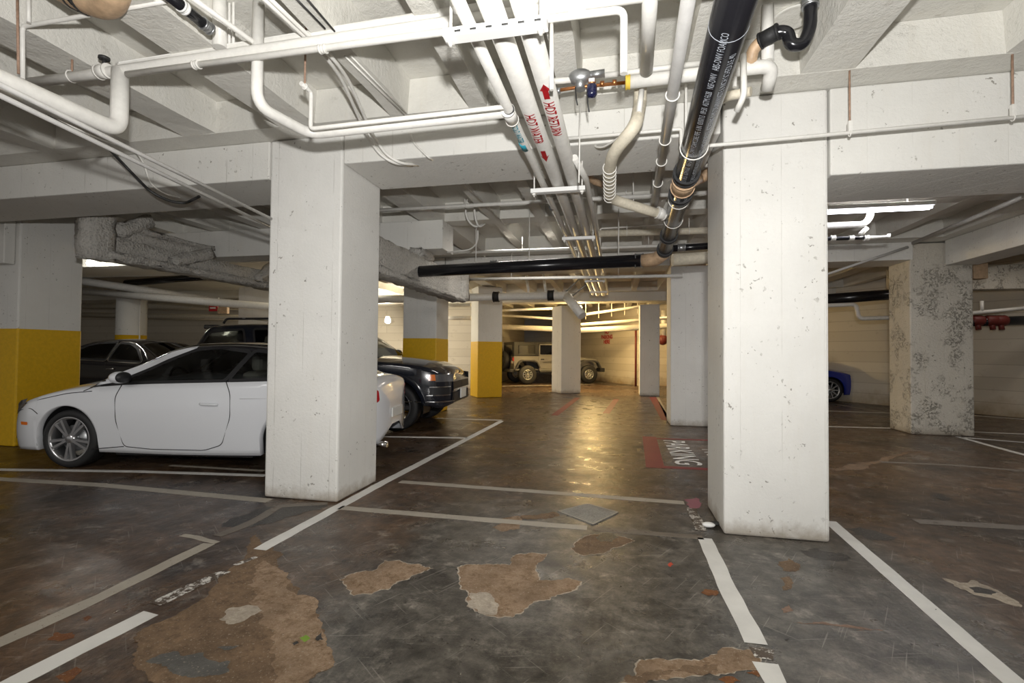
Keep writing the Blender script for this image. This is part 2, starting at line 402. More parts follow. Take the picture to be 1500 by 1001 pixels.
# walls
def wall(name, a, b, h=SLAB - .003, t=.25):
    a, b = Vector((*a, 0)), Vector((*b, 0)); d = (b - a).normalized(); n = V(-d.y, d.x, 0)
    return struct(name, MB().prism([(p.x, p.y) for p in (a, b, b + n * t, a + n * t)], 0.001, h), m_block)
wall('wall_back', (.95, 21.45), (.95 - 14, 21.45 + 24.2), t=-.25)
wall('wall_back_right', (13, 21.7), (.98, 21.7), t=-.25)
ra, rb = fz(1235, 588.5), fz(1322, 596.5); rd = (rb - ra).normalized()
wall('wall_right', (ra - rd * 2.2)[:2], (ra + rd * 11)[:2], t=.3)
wall('wall_left', (-31.5, 17.6), (-5.3, 17.6)); wall('wall_far_left', (-5.3, 17.6), (-5.9, 30), t=-.25)
wall('wall_side_left', (-26, -3.9), (-26, 17.5), t=.25)
wall('wall_side_right', (13.5, -3.9), (13.5, 21.7), t=-.25)

# ------------------------------------------------------------------ columns
def column(lo, hi, z1, label, yellow=0, rot=0, mat=None, bev=.02):
    cx, cy = (lo[0] + hi[0]) / 2, (lo[1] + hi[1]) / 2; w, d = (hi[0] - lo[0]) / 2, (hi[1] - lo[1]) / 2
    M = Matrix.Translation((cx, cy, 0)) @ Matrix.Rotation(rot, 4, 'Z')
    o = MB().box((-w, -d, 0.001), (w, d, z1), bev, M).build('concrete_column', mat or m_col)
    tag(o, label, 'column', kind='thing')
    if yellow:
        y = MB().box((-w - .004, -d - .004, 0.002), (w + .004, d + .004, yellow), bev, M).build('yellow_band', m_yel, o); y['label'] = 'yellow painted foot of the column'
    return o
column((-3.27, 4.06), (-2.50, 4.81), SOF - .003, 'white concrete column standing in front of the white hatchback car')
column((.82, 4.06), (1.56, 4.75), SOF - .003, 'white concrete column beside the black drain pipe, nearest the NO PARKING lettering')
column((-9.1, 5.26), (-8.29, 6.1), SOF - .003, 'grey column with tall yellow foot at the nose of the white car', 1.68)
dcol = column((5.12, 9.95), (6.08, 10.65), SLAB - .32, 'pitted beige concrete pier on the open floor beside the blue car bay', mat=m_rough)
column((1.03, 9.87), (1.78, 10.62), 3.095, 'plain white column just behind the red-framed NO PARKING box')
fcol = column((.75, 16.45), (1.38, 17.1), 2.99, 'slim white column nearest the far wall corner and dark red standpipe')
c = fz(825, 577); column((c.x - .33, c.y + .09), (c.x + .42, c.y + .84), 2.99, 'unpainted white column in front of the grey off-road car', rot=math.radians(33))
c = fz(701, 583); column((c.x - .30, c.y + .11), (c.x + .48, c.y + .89), 3.4, 'column with yellow foot standing past the nose of the dark SUV', 1.72, rot=math.radians(33))
a, b = fy(590, 500, 10.3), fy(639, 500, 10.3); column((a.x, 10.3), (b.x, 11.1), 3.07, 'column with yellow foot directly behind the hood of the dark SUV', 1.70)
a, b = fy(349, 450, 13.5), fy(400, 450, 13.5); column((a.x, 13.5), (b.x, 14.4), SOF - .003, 'beige column rising behind the roof of the dark SUV')
rc = fy(192, 500, 12.5); o = MB().lathe([(0, 0), (.40, .001), (.40, 3.4), (0, 3.4)], (rc.x, rc.y, .001), (0, 0, 1), 40).build('concrete_column', m_col)
tag(o, 'round cream column with yellow band behind the black sedan', 'column', kind='thing')
y = MB().lathe([(0, 0), (.404, .001), (.404, 1.82), (.40, 1.82)], (rc.x, rc.y, .002), (0, 0, 1), 40).build('yellow_band', m_yel, o)
# dark conduit clipped to the round column
tag(MB().tube([(rc.x + .44, rc.y - .1, .01), (rc.x + .44, rc.y - .1, 3.3)], .02).build('conduit', m_pale), 'vertical conduit up the side of the round column', 'conduit')

# ------------------------------------------------------------------ sprayed steel
def rough_box(mb, lo, hi, step=.09, amp=.014):
    bm = bmesh.new(); bmesh.ops.create_cube(bm, size=1)
    for v in bm.verts: v.co = V(*[(lo[i] + hi[i]) / 2 + v.co[i] * (hi[i] - lo[i]) for i in range(3)])
    for ax in range(3):
        k = max(1, int((hi[ax] - lo[ax]) / step)) - 1
        for j in range(k):
            p = V(0, 0, 0); p[ax] = lo[ax] + (hi[ax] - lo[ax]) * (j + 1) / (k + 1); nn = V(0, 0, 0); nn[ax] = 1
            bmesh.ops.bisect_plane(bm, geom=bm.verts[:] + bm.edges[:] + bm.faces[:], plane_co=p, plane_no=nn)
    bmesh.ops.bevel(bm, geom=[e for e in bm.edges if e.is_manifold and e.calc_face_angle(0) > 1], offset=.018, segments=2, affect='EDGES')
    for v in bm.verts: v.co += V(*[random.uniform(-amp, amp) for _ in range(3)])
    bm.verts.index_update(); mb.add([v.co.copy() for v in bm.verts], [[v.index for v in f.verts] for f in bm.faces], True); bm.free(); return mb
def rough_bar(mb, a, b, w, h):
    a, b = Vector(a), Vector(b); d = b - a; L = d.length; m2 = MB(); rough_box(m2, (0, -w / 2, -h / 2), (L, w / 2, h / 2))
    M = frame(a, d, V(0, 0, 1).cross(d) if abs(d.normalized().z) < .95 else V(1, 0, 0)); mb.add([M @ v for v in m2.v], m2.f, True); return mb
XT = -6.77
t = rough_box(rough_box(MB(), (XT - .06, 5.3, 2.68), (XT + .06, 9.85, 2.94)), (XT - .06, 5.35, 2.9), (XT + .06, 6.95, 3.08)).build('steel_girder', m_spray)
tag(t, 'long sprayed grey steel girder hanging over the white car', 'girder')
rough_box(MB(), (XT - .17, 5.2, 2.60), (XT + .17, 9.85, 2.71)).build('bottom_flange', m_spray, t)
rough_box(MB(), (XT - .14, 5.35, 3.06), (XT + .14, 6.96, 3.13)).build('top_flange', m_spray, t)
rough_box(MB(), (XT - .12, 4.95, 2.57), (XT + .14, 5.30, 3.40)).build('post', m_spray, t)
for y0, y1, z1 in ((5.32, 5.8, 3.28), (6.15, 6.9, 3.02), (8.0, 8.6, 3.2)):
    rough_bar(MB(), (XT + .08, y0, 2.72 if y0 > 6 else 2.98), (XT + .10, y1, z1), .17, .17).build('strut', m_spray, t)
XR = -2.98
t = rough_box(MB(), (XR - .08, 4.83, 2.42), (XR + .05, 9.0, 2.86)).build('steel_girder', m_spray)
tag(t, 'sprayed grey steel girder end running back past the central white column', 'girder')
rough_box(MB(), (XR - .17, 4.83, 2.36), (XR + .12, 9.1, 2.46)).build('bottom_flange', m_spray, t)
rough_box(MB(), (XR - .17, 8.9, 2.40), (XR + .13, 9.25, 2.92)).build('end_plate', m_spray, t)
rough_box(MB(), (XR - .12, 6.9, 2.84), (XR + .1, 7.4, 2.98)).build('hanger', m_spray, t)

# ------------------------------------------------------------------ pipes
def P(*spec):                                   # (px, py, plane, value)
    out = []
    for p in spec:
        if len(p) == 3: out.append(Vector(p)); continue
        out.append({'y': fy, 'x': fx, 'z': fz}[p[2]](p[0], p[1], p[3]))
    return out
def pipe(pts, r, mat, label, name='pipe', cat='pipe', fil=0, group=None, seg=14):
    o = MB().tube(pts, r, seg, fil=fil).build(name, mat); return tag(o, label, cat, group)
def along(pts, k):
    ls = [(pts[i + 1] - pts[i]).length for i in range(len(pts) - 1)]; d = k * sum(ls)
    for i, l in enumerate(ls):
        if d <= l: return pts[i].lerp(pts[i + 1], d / l), (pts[i + 1] - pts[i]).normalized()
        d -= l
    return pts[-1], (pts[-1] - pts[-2]).normalized()
def coupling(o, c, d, r, L, mat, name='coupling'):
    c, d = Vector(c), Vector(d).normalized(); mb = MB().tube([c - d * L / 2, c + d * L / 2], r, 18)
    for s in (-1, 1): mb.tube([c + d * (s * L * .42) - d * .006, c + d * (s * L * .42) + d * .006], r * 1.07, 18)
    return mb.build(name, mat, o)
def hanger(o, c, d, r, top, mat=None, rodmat=None):
    c, d = Vector(c), Vector(d).normalized(); u = V(0, 0, 1); u = (u - d * u.dot(d)).normalized(); w = d.cross(u)
    mb = MB().tube([c + (u * math.cos(a) + w * math.sin(a)) * (r + .004) for a in [2 * PI * k / 20 for k in range(21)]], .0045, 6)
    h = mb.build('hanger_ring', mat or m_pale, o)
    if top > c.z + r + .03: MB().tube([(c.x, c.y, c.z + r), (c.x, c.y, top)], .007, 8).build('hanger_rod', rodmat or m_rod, o)
YL = 2.64
# lateral trio, upper picture
a = P((165, 105, 'y', YL), (645, 35, 'y', YL)); d = (a[1] - a[0]).normalized(); z1a = a[0].z
l = P((40, 118, 'y', YL)); l[0].z = z1a; r_end = V(1.6, YL, a[1].z + .0)
pa = [l[0], V(a[0].x, YL, z1a), V(a[1].x, YL, a[1].z), r_end]
o = pipe(pa, .034, m_pale, 'long white pipe with a dark valve crossing the ceiling, front one of the pair'); 
hanger(o, fy(105, 112, YL), (1, 0, 0), .034, SOF)
c = fy(152, 105, YL); coupling(o, c, (1, 0, 0), .046, .09, m_pale, 'valve_body')
MB().tube([c + V(0, 0, .04), c + V(0, 0, .085)], .012, 10).lathe([(0, .085), (.034, .085), (.034, .1), (0, .1)], c, (0, 0, 1), 16).build('valve_handle', m_dkwire, o)
coupling(o, fy(845, 8, YL), (1, 0, 0), .042, .10, m_pale)
q = P((172, 95, 'y', YL + .09), (645, 22, 'y', YL + .09)); q = [V(q[0].x, YL + .12, SOF - .004), V(q[0].x, YL + .12, q[0].z), q[1], V(1.6, YL + .09, q[1].z)]
pipe(q, .034, m_pale, 'long white pipe crossing the ceiling behind the valved pipe', fil=.08)
q = P((186, 109, 'y', YL - .02), (645, 48, 'y', YL - .02), (914, 14, 'y', YL - .02), (914, 108, 'y', YL - .02)); q[3].x = q[2].x; q[3].y = q[2].y
o = pipe(q, .02, m_pale, 'thinner white pipe under the long pair, ending in a downturn', fil=.05)
for px, py in ((288, 95), (473, 72)): coupling(o, fy(px, py, YL - .02), (1, 0, 0), .026, .04, m_pale)
# left riser and pipe running towards the camera
e = fy(174, 192, YL); pipe([V(e.x, YL, z1a), V(e.x, YL, e.z), V(e.x - .06, -2, e.z)], .052, m_pale, 'thick white pipe dropping from the long pipe then running overhead to the camera', fil=.1)
# second drop, runs back then across in front of the left white column
YQ = 3.1; e1 = fy(455, 201, YQ); e2 = fy(376, 150, 2.66); zq = (e1.z + e2.z) / 2; e3 = fy(752, 163, YQ)
pipe([V(e2.x, 2.66, SOF + .2), V(e2.x, 2.66, zq), V(e1.x, YQ, zq), V(e3.x, YQ, e3.z)], .036, m_pale, 'white pipe with two bends passing in front of the left white column top', fil=.11)
q = [fz(403, 97, 3.34), fy(455, 135, 2.98), fy(455, 189, 2.98), fy(745, 156, 2.98)]; q[0].x = q[1].x = q[2].x; q[0].z = q[1].z; q[1].y = q[2].y
o = pipe(q, .015, m_pale, 'thin white pipe stepping down and following just above the bent white pipe', fil=.03); hanger(o, q[0].lerp(q[1], .35), (0, 1, 0), .015, SLAB)
pipe(P((322, -30, 'y', YL + .05), (322, 70, 'y', YL + .05)), .042, m_pale, 'short thick white riser standing on the long pipe pair')
for px, w in ((336, 'left'), (342, 'right')): pipe(P((px, -30, 'y', YL + .1), (px, 66, 'y', YL + .1)), .009, m_pale, f'thin riser beside the thick white riser, {"nearer" if w == "left" else "further"} one', 'conduit', 'conduit')
pipe(P((255, -22, 'z', 3.36), (369, 60, 'z', 3.36), (398, 82, 'z', 3.36)), .016, m_pale, 'thin white pipe passing behind the thick short riser', 'conduit', 'conduit')
o = pipe(P((238, -14, 'z', 3.38), (302, 38, 'z', 3.38)), .032, m_blk, 'short black pipe with white collar under the ceiling joist')
q = P((238, -14, 'z', 3.38), (302, 38, 'z', 3.38)); coupling(o, q[1], q[1] - q[0], .036, .06, m_steel, 'end_fitting'); coupling(o, q[0].lerp(q[1], .45), q[1] - q[0], .035, .03, m_white, 'collar')
# tan elbow, top left
q = P((62, -34, 'y', 2.25), (118, -6, 'y', 2.25), (158, 8, 'y', 2.25), (172, -40, 'y', 2.1)); o = pipe(q, .088, m_tan, 'tan pipe elbow with black coupling hanging at the top left corner', fil=.12, seg=20)
coupling(o, q[0].lerp(q[2], .62), q[2] - q[0], .097, .10, m_rubber); MB().box((-.03, -.02, -.001), (.03, .02, .002), M=frame(q[0].lerp(q[2], .62) + V(.02, -.098, -.01), (1, 0, -.3), (0.2, 0, 1))).build('white_tag', m_white, o)
q = P((33, 118, 'y', YL), (33, 38, 'y', YL), (44, 34, 'y', YL), (43, -20, 'y', YL)); pipe(P((33, 116, 'y', 2.3), (33, 39, 'y', 2.3), (130, 22, 'y', 2.3), (258, -1, 'y', 2.3)), .013, m_pale, 'thin white pipe rising from the end of the valved pipe and turning right', fil=.03)
pipe(P((25, -25, 'y', 2.22), (27, 108, 'y', 2.22)), .007, m_rod, 'rusty rod hanging at the far left end of the valved pipe', 'hanger_rod', 'rod')
pipe(P((42, -20, 'y', 2.25), (42, 33, 'y', 2.25)), .011, m_pale, 'short thin pipe dropping to the corner of the thin white pipe')
# conduits along the joist and round the column head
for i, dx in enumerate((0, 9)):
    pipe(P((380 + dx, -8, 'z', 3.395), (440 + dx * .8, 48, 'z', 3.395), (480 + dx, 86, 'y', 2.9), (502 + dx, 118, 'y', 3.2), (529 + dx, 180, 'y', 3.7), (541 + dx, 205, 'y', 3.98), (557 + dx, 227, 'y', 4.0), (576 + dx, 239, 'y', 4.06), (604 + dx, 243 - i, 'y', 4.25)), .013, m_pale, f'pale conduit curving round the top of the left white column, {("outer", "inner")[i]} of two', 'conduit', 'conduit', fil=.12)
for i, (p0, p1) in enumerate((((430, -6), (476, 42)), ((446, -6), (492, 48)), ((505, 82), (592, 168)), ((512, 80), (595, 166)))):
    pipe(P((*p0, 'z', SOF - .014), (*p1, 'z', SOF - .014)), .006, m_dkwire if i < 2 else m_pale, ('dark wire under the joist, above the conduit pair', 'second dark wire under the same joist', 'white wire along the joist behind the long pipes', 'second white wire along the joist behind the long pipes')[i], 'cable', 'cable')
pipe(P((601, 196, 'y', 4.045), (606, 210, 'y', 4.045), (628, 231, 'z', SOF - .31), (660, 250, 'z', SOF - .04), (735, 325, 'z', SOF - .03)), .009, m_pale, 'thin white cable dropping over the beam and following a joist back', 'cable', 'cable', fil=.06)
# left ceiling: parallel conduits with hanging cables
for i, (p0, p1, p2) in enumerate((((0, 124), (200, 222), (400, 322)), ((0, 140), (205, 240), (400, 334)))):
    z = 2.66 - .02 * i; q = P((*p0, 'z', z), (*p2, 'z', z)); q[0] = q[0] + (q[0] - q[1]) * .5
    pipe(q, .014, m_grey, ('upper', 'lower')[i] + ' of two grey conduits running under the ceiling towards the left white column', 'conduit', 'conduit')
pipe(P((70, 172, 'z', 2.70), (120, 198, 'z', 2.68), (158, 216, 'y', 3.6), (180, 240, 'y', 3.9), (222, 283, 'y', 4.03), (252, 296, 'y', 4.2), (272, 298, 'y', 4.3), (292, 288, 'y', 4.2)), .014, m_dkwire, 'black cable drooping below the grey conduits', 'cable', 'cable', fil=.15)
pipe(P((85, 177, 'z', 2.72), (150, 206, 'y', 3.4), (198, 220, 'y', 3.85), (210, 238, 'y', 3.95), (220, 270, 'y', 4.02), (240, 284, 'y', 4.1), (264, 290, 'y', 4.2)), .008, m_pale, 'white cable drooping beside the black cable', 'cable', 'cable', fil=.12)
pipe(P((-40, 110, 'z', 2.75), (32, 145, 'z', 2.75)), .018, m_pale, 'short capped conduit stub at the left edge')
# the bundle of pipes down the aisle
ZB = 2.97; bx = [(-.735, .031), (-.60, .054), (-.455, .054), (-.335, .026)]
labs = ['thin white pipe at the left of the aisle pipe bundle, with teal lettering', 'white pipe in the aisle bundle lettered HOT WATER', 'white pipe in the aisle bundle lettered HOT RETURN', 'thinnest pipe at the right of the aisle pipe bundle']
bp = []
for i, (x, r) in enumerate(bx):
    o = pipe([V(x, -2 if i < 3 else 3.9, ZB), V(x + .06, 4.4, ZB), V(x + .11, 13.2, ZB)], r, m_pale, labs[i], seg=18); bp.append(o)
    for y in ((3.05, 5.2) if i == 0 else ()): coupling(o, (x + .05, y, ZB), (0, 1, 0), r * 1.06, .02, m_dkwire, 'tape_ring')
    if i == 0: coupling(o, (x + .04, 3.12, ZB), (0, 1, 0), r * 1.4, .16, m_pale, 'insulated_joint')
def pipe_text(o, txt, x, y, r, size, away=True, mat=None, bold=.004, sx=1, spacing=1):
    s = 1 if away else -1
    M = frame(V(x - size * .36, y, ZB - r - .002), (0, s, 0), (s, 0, 0))
    mb = refine(text_mesh(txt, size, 0, M, sx, bold, spacing), .012)
    for v in mb.v:                               # wrap the lettering round the pipe
        dx = v.x - x; an = dx / r; v.x = x + math.sin(an) * (r + .0025); v.z = ZB - math.cos(an) * (r + .0025)
    return mb.build('lettering', mat or m_red, o)
def arrow(o, x, y, r, L, s):
    vs = []
    pts = [(-.017, 0), (.017, 0), (.017, s * L * .55), (.034, s * L * .5), (0, s * L), (-.034, s * L * .5), (-.017, s * L * .55)]
    vs = [V(x + math.sin(px / r) * (r + .003), y + py, ZB - math.cos(px / r) * (r + .003)) for px, py in pts]
    MB().add(vs, [list(range(7))]).build('arrow', m_red, o)
pipe_text(bp[1], 'HOT WATER', -.550, 3.03, .054, .095, sx=.78, bold=.0015); arrow(bp[1], -.548, 3.60, .054, .2, 1)
pipe_text(bp[2], 'HOT RETURN', -.407, 2.90, .054, .095, sx=.78, bold=.0015); arrow(bp[2], -.409, 2.86, .054, .17, -1)
pipe_text(bp[0], 'COLD WATER', -.686, 3.20, .031, .06, mat=m_teal, bold=.001, sx=.72)
MB().tube([(-.688, 3.53, ZB), (-.686, 3.64, ZB)], .0335, 16).build('teal_mark', m_teal, bp[0])
for i, (y, x0, x1) in enumerate(((2.15, -.80, -.31), (4.42, -.78, -.28), (6.35, -.70, -.27), (8.3, -.66, -.24), (10.2, -.65, -.23), (12.1, -.64, -.22))):
    z = ZB - .062; mb = MB().box((x0, y - .035, z - .04), (x1, y + .035, z), .004)
    nth = ('nearest the camera', 'second along the aisle', 'third along the aisle', 'fourth along the aisle', 'fifth along the aisle', 'last before the warm lamp')[i]
    o = tag(mb.build('strut_bracket', m_white), f'white strut bracket under the pipe bundle, {nth}', 'bracket', 'strut brackets under the bundle')
    for x in (x0 + .03, x1 - .03):
        MB().tube([(x, y, z - .07), (x, y, SOF if i else SLAB)], .007, 8).build('hanger_rod', m_pale, o); MB().box((x - .014, y - .014, z - .055), (x + .014, y + .014, z - .04)).build('nut', m_pale, o)
    if i == 0:
        for x in [x0 + .06 + k * .075 for k in range(6)]: MB().box((x, y - .0365, z - .028), (x + .03, y - .034, z - .018)).build('slot', m_dkwire, o)
# black drain down the right side of the aisle
b0, b1 = fz(1078, 0, 2.82), fz(972, 372, 2.72); dd = (b1 - b0).normalized(); bs = b0 - dd * 3
o = pipe([bs, b1], .084, m_blk, 'big black plastic drain pipe with white printing along the aisle ceiling', seg=24); BD = o
def onb(py): 
    lo, hi = 0, 1
    for _ in range(40):
        mid = (lo + hi) / 2; p = b0.lerp(b1, mid); q = MR @ (p - CP); yy = 500.5 + F * q.y / q.z
        if yy < py: lo = mid
        else: hi = mid
    return b0.lerp(b1, lo)
for py in (215, 292, 322): hanger(o, onb(py), dd, .086, onb(py).z, m_pale)
for py in (34,): MB().tube([onb(py), onb(py) + dd * .005], .0846, 24).build('seam_ring', m_print, o)
coupling(o, onb(268), dd, .092, .22, m_tan, 'tan_wye'); coupling(o, onb(254), dd, .095, .08, m_rubber); coupling(o, onb(284), dd, .095, .07, m_rubber); coupling(o, onb(345), dd, .093, .09, m_rubber); coupling(o, onb(365), dd, .095, .09, m_rubber)
for row, (txt, off) in enumerate((('ABS-DWV FOAMCORE PIPE  6 IN  03/07/13  09:50  ASTM F628   NSF-DWV   ', .2), ('TESTING 0 PSI DRAIN/WASTE 6 INCH SCHEDULE 40', .62))):
    M = frame(V(0, 0, 0), (1, 0, 0), (0, 1, 0)); mb = refine(text_mesh((txt * 3)[:150], .05, 0, M, .60, .0), .02)
    s0 = onb(285); side = dd.cross(V(0, 0, 1)).normalized(); dn = side.cross(dd).normalized()
    if dn.z > 0: dn = -dn
    for v in mb.v:
        an = -.12 + row * .72 - v.y / .084 * .9; p = s0 - dd * (v.x) + (dn * math.cos(an) - side * math.sin(an) * (-1)) * .0855
        v.x, v.y, v.z = p
    mb.build('lettering', m_print, BD)
lat = [V(b1.x - .1, b1.y + .05, 2.70), fy(600, 398, b1.y + .2)]
o = pipe([fy(938, 382, b1.y + .08), fy(614, 398, b1.y + .2)], .085, m_blk, 'black drain pipe crossing behind the pipe bundle', seg=20)
for px, py in ((697, 393), (775, 389), (906, 383)): hanger(o, fy(px, py, b1.y + .2), (1, 0, 0), .088, SOF, m_pale, m_pale)
coupling(o, fy(724, 391, b1.y + .2), (1, 0, 0), .092, .10, m_steel); coupling(o, fy(936, 382, b1.y + .1), (1, 0, 0), .095, .12, m_steel)
pipe([fy(941, 382, b1.y + .08), fy(962, 380, b1.y + .02), onb(370)], .088, m_tan, 'tan bend joining the two black drain pipes', fil=.1, seg=18)
pipe([fy(985, 381, b1.y + .4), fy(1060, 376, b1.y + .5)], .085, m_insul, 'cream pipe behind the wide right column, continuing the drain', seg=18)
o = pipe([fy(985, 364, b1.y + .1), fy(1060, 359, b1.y + .2)], .045, m_blk, 'short narrow black pipe beside the wide right column'); coupling(o, fy(998, 363, b1.y + .1), (1, 0, 0), .05, .1, m_steel)
pipe([onb(270), fy(1022, 262, 5.35), fy(1062, 244, 5.2)], .062, m_tan, 'tan branch pipe joining the black drain beside the right column', fil=.08)
# grey depth pipe and others over the aisle
q = P((1009, -4, 'z', 2.98), (958, 303, 'z', 2.86)); q[0] = q[0] + (q[0] - q[1]) * .6
o = pipe(q, .034, m_grey, 'straight grey pipe parallel to the black drain, on its left'); d = q[1] - q[0]
for k in (.55, .68, .76, .86): hanger(o, q[0].lerp(q[1], k), d, .035, 0, m_pale)
pipe([fz(955, -60, 3.30), fz(947, 103, 3.28)], .042, m_pale, 'white pipe from above ending at the cream insulated pipe', seg=16)
# insulated lateral with valve set
YV = 3.42; v0, v1 = fy(917, 121, YV), fy(1132, 96, YV)
o = pipe([v0, v1, v1 + V(.0, .12, -.09)], .043, m_pale, 'white insulated pipe to the right of the copper valve set', fil=.07, seg=18); coupling(o, v0 + V(.012, 0, 0), (1, 0, 0), .045, .025, simple('yellow_insulation', (.75, .55, .08), .8), 'cut_end')
pipe([v1 + V(-.03, 0, .03), v1 + V(-.03, 0, .4)], .038, m_pale, 'short white riser behind the loop beside the trap')
pipe(P((884, 111, 'y', YV + .05), (1034, 92, 'y', YV + .05)), .019, m_pale, 'thin white pipe just above the insulated pipe')
vs = empty('valve_assembly', fy(860, 130, YV), 'copper and steel valve set with a dark blue gauge bulb above the aisle', 'valve')
def VP(mb, n, m): return mb.build(n, m, vs)
VP(MB().tube(P((800, 120, 'y', YV), (838, 117, 'y', YV)), .021, 12), 'inlet_pipe', m_pale); VP(MB().tube(P((808, 134, 'y', YV), (846, 128, 'y', YV), (917, 121, 'y', YV)), .012, 12), 'copper_pipe', m_copper)
c = fy(850, 113, YV); VP(MB().ell(c, (.085, .055, .055)).tube([c, c + V(.0, 0, -.09)], .036, 16), 'regulator_body', m_steel)
VP(MB().tube([c + V(.06, 0, .005), c + V(.17, 0, .01)], .027, 12), 'regulator_outlet', m_steel)
c = fy(867, 133, YV - .02); VP(MB().lathe([(0, -.05), (.022, -.048), (.036, -.03), (.036, .03), (.03, .04), (0, .04)], c, (0, 0, 1), 20), 'gauge_bulb', simple('dark_blue', (.01, .012, .05), .2, coat=.6))
VP(MB().lathe([(.0, .04), (.026, .04), (.026, .075), (0, .075)], c, (0, 0, 1), 16), 'brass_cap', m_copper); VP(MB().box((c.x - .02, c.y - .033, c.z + .05), (c.x + .02, c.y - .02, c.z + .072)), 'white_tag', m_white)
for px, py in ((818, 133), (882, 123), (900, 121)): VP(MB().tube([fy(px - 3, py, YV), fy(px + 3, py, YV)], .02, 10), 'union_nut', m_copper if px > 830 else m_steel)
for px, py, l in ((843, 136, 18), (860, 138, 26), (812, 141, 4)): VP(MB().tube(P((px, py - 8, 'y', YV - .03), (px + 1, py + l * .5, 'y', YV - .03), (px + 3, py + l, 'y', YV - .03)), .005, 8), 'lever', m_dkwire)
pipe(P((808, 25, 'y', YL), (808, 132, 'y', YL)), .012, m_pale, 'thin vertical white pipe beside the copper valve set')
# cream insulated S pipe
q = P((938, 122, 'y', 3.6), (938, 150, 'y', 3.72), (931, 186, 'z', 2.98), (899, 222, 'z', 2.9), (893, 246, 'z', 2.88), (893, 291, 'z', 2.86))
sp = q + P((928, 302, 'y', q[-1].y + .12), (968, 314, 'y', q[-1].y + .25))
o = pipe(sp, .047, m_insul, 'cream insulated pipe snaking down over the aisle and joining the drain', fil=.14, seg=16)
for k in range(9): hanger(o, q[4].lerp(q[5], k / 8 * .95), q[5] - q[4], .048, 0, m_pale)
coupling(o, fy(968, 313, q[-1].y + .24), sp[-1] - sp[-2], .055, .09, m_pale); MB().tube(P((940, 132, 'y', 3.52), (936, 165, 'y', 3.52)), .02, 10).build('metal_strap', m_pale, o)
o = pipe(P((863, 200, 'y', 4.9), (861, 250, 'y', 5.1), (866, 264, 'y', 5.3), (896, 276, 'y', 5.6)), .036, m_tan, 'short stained pipe hooking into the cream insulated pipe', fil=.07); MB().tube(P((862, 232, 'y', 4.98), (861, 252, 'y', 5.1)), .042, 12).build('white_sleeve', m_pale, o)
pipe(P((935, 168, 'y', 3.5), (932, 184, 'y', 3.6), (905, 203, 'y', 3.8), (884, 216, 'y', 4.0), (872, 216, 'y', 4.1), (868, 206, 'y', 4.2)), .008, m_pale, 'thin looping wire under the cream insulated pipe', 'cable', 'cable', fil=.06)
# small sprinkler line across to the right
YS = 3.84; q = P((822, 204, 'y', YS), (998, 189, 'y', YS), (999, 213, 'y', YS), (1012, 216, 'y', YS), (1500, 171, 'y', YS)); q[2].x = q[1].x; q[-1] = q[-1] + (q[-1] - q[-2]) * .5
o = pipe(q, .0135, m_pale, 'thin white pipe crossing the face of the wide right column', fil=.02)
for px, py in ((1245, 196), (1484, 173)):
    hanger(o, fy(px, py, YS), (1, 0, 0), .014, SOF, m_pale, m_rod); c = fy(px, py, YS); MB().box((c.x - .012, c.y - .012, c.z + .01), (c.x + .012, c.y + .012, c.z + .09)).build('clip', m_pale, o)
pipe(P((1005, 96, 'y', YS - .1), (1005, 213, 'y', YS - .1)), .01, m_pale, 'thin vertical rod dropping to the thin crossing pipe beside the drain', 'hanger_rod', 'rod')
pipe(P((850, 150, 'y', 3.8), (848, 268, 'y', 3.8)), .006, m_pale, 'thin rod hanging between the bundle and the cream pipe', 'hanger_rod', 'rod')
# trap at the right column head
YT = 3.3; q = P((1187, 4, 'y', YT), (1187, 42, 'y', YT), (1176, 66, 'y', YT), (1158, 66, 'y', YT), (1154, 48, 'y', YT), (1140, 46, 'y', YT), (1118, 58, 'y', YT + .05))
q[0].z = SLAB + .02
o = pipe(q, .038, m_blk, 'black plumbing trap hanging from the slab over the right column', 'drain_trap', 'trap', fil=.09, seg=16)
coupling(o, q[0].lerp(q[1], .45), q[1] - q[0], .047, .075, m_steel, 'clamp'); coupling(o, q[5].lerp(q[6], .6), q[6] - q[5], .048, .12, m_rubber)
pipe([q[6], fy(1103, 72, YT + .08), fy(1098, 100, YT + .12)], .038, m_tan, 'tan elbow below the black trap', fil=.08)
hp = fz(1163, 24, SLAB); tag(MB().lathe([(.0, 0), (.13, 0), (.145, -.012), (.12, -.012), (.0, -.004)], (hp.x, hp.y, SLAB - .002), (0, 0, 1), 28).build('pipe_sleeve', m_ceil), 'round patched hole in the slab beside the black trap', 'hole')
pipe(P((1089, 80, 'y', YV - .12), (1090, 140, 'y', YV - .12), (1079, 163, 'y', YV - .05)), .019, m_pale, 'white hooked pipe in front of the insulated pipe elbow', fil=.04)
pipe(P((1036, 178, 'y', 3.7), (1043, 158, 'y', 3.6), (1060, 142, 'y', 3.5), (1100, 134, 'y', 3.42)), .03, m_insul, 'cream wrapped pipe curving behind the black drain', fil=.1)
pipe(P((1076, 128, 'y', YV + .02), (1077, 100, 'y', YV + .02)), .014, m_pale, 'thin riser between the drain and the hooked pipe')
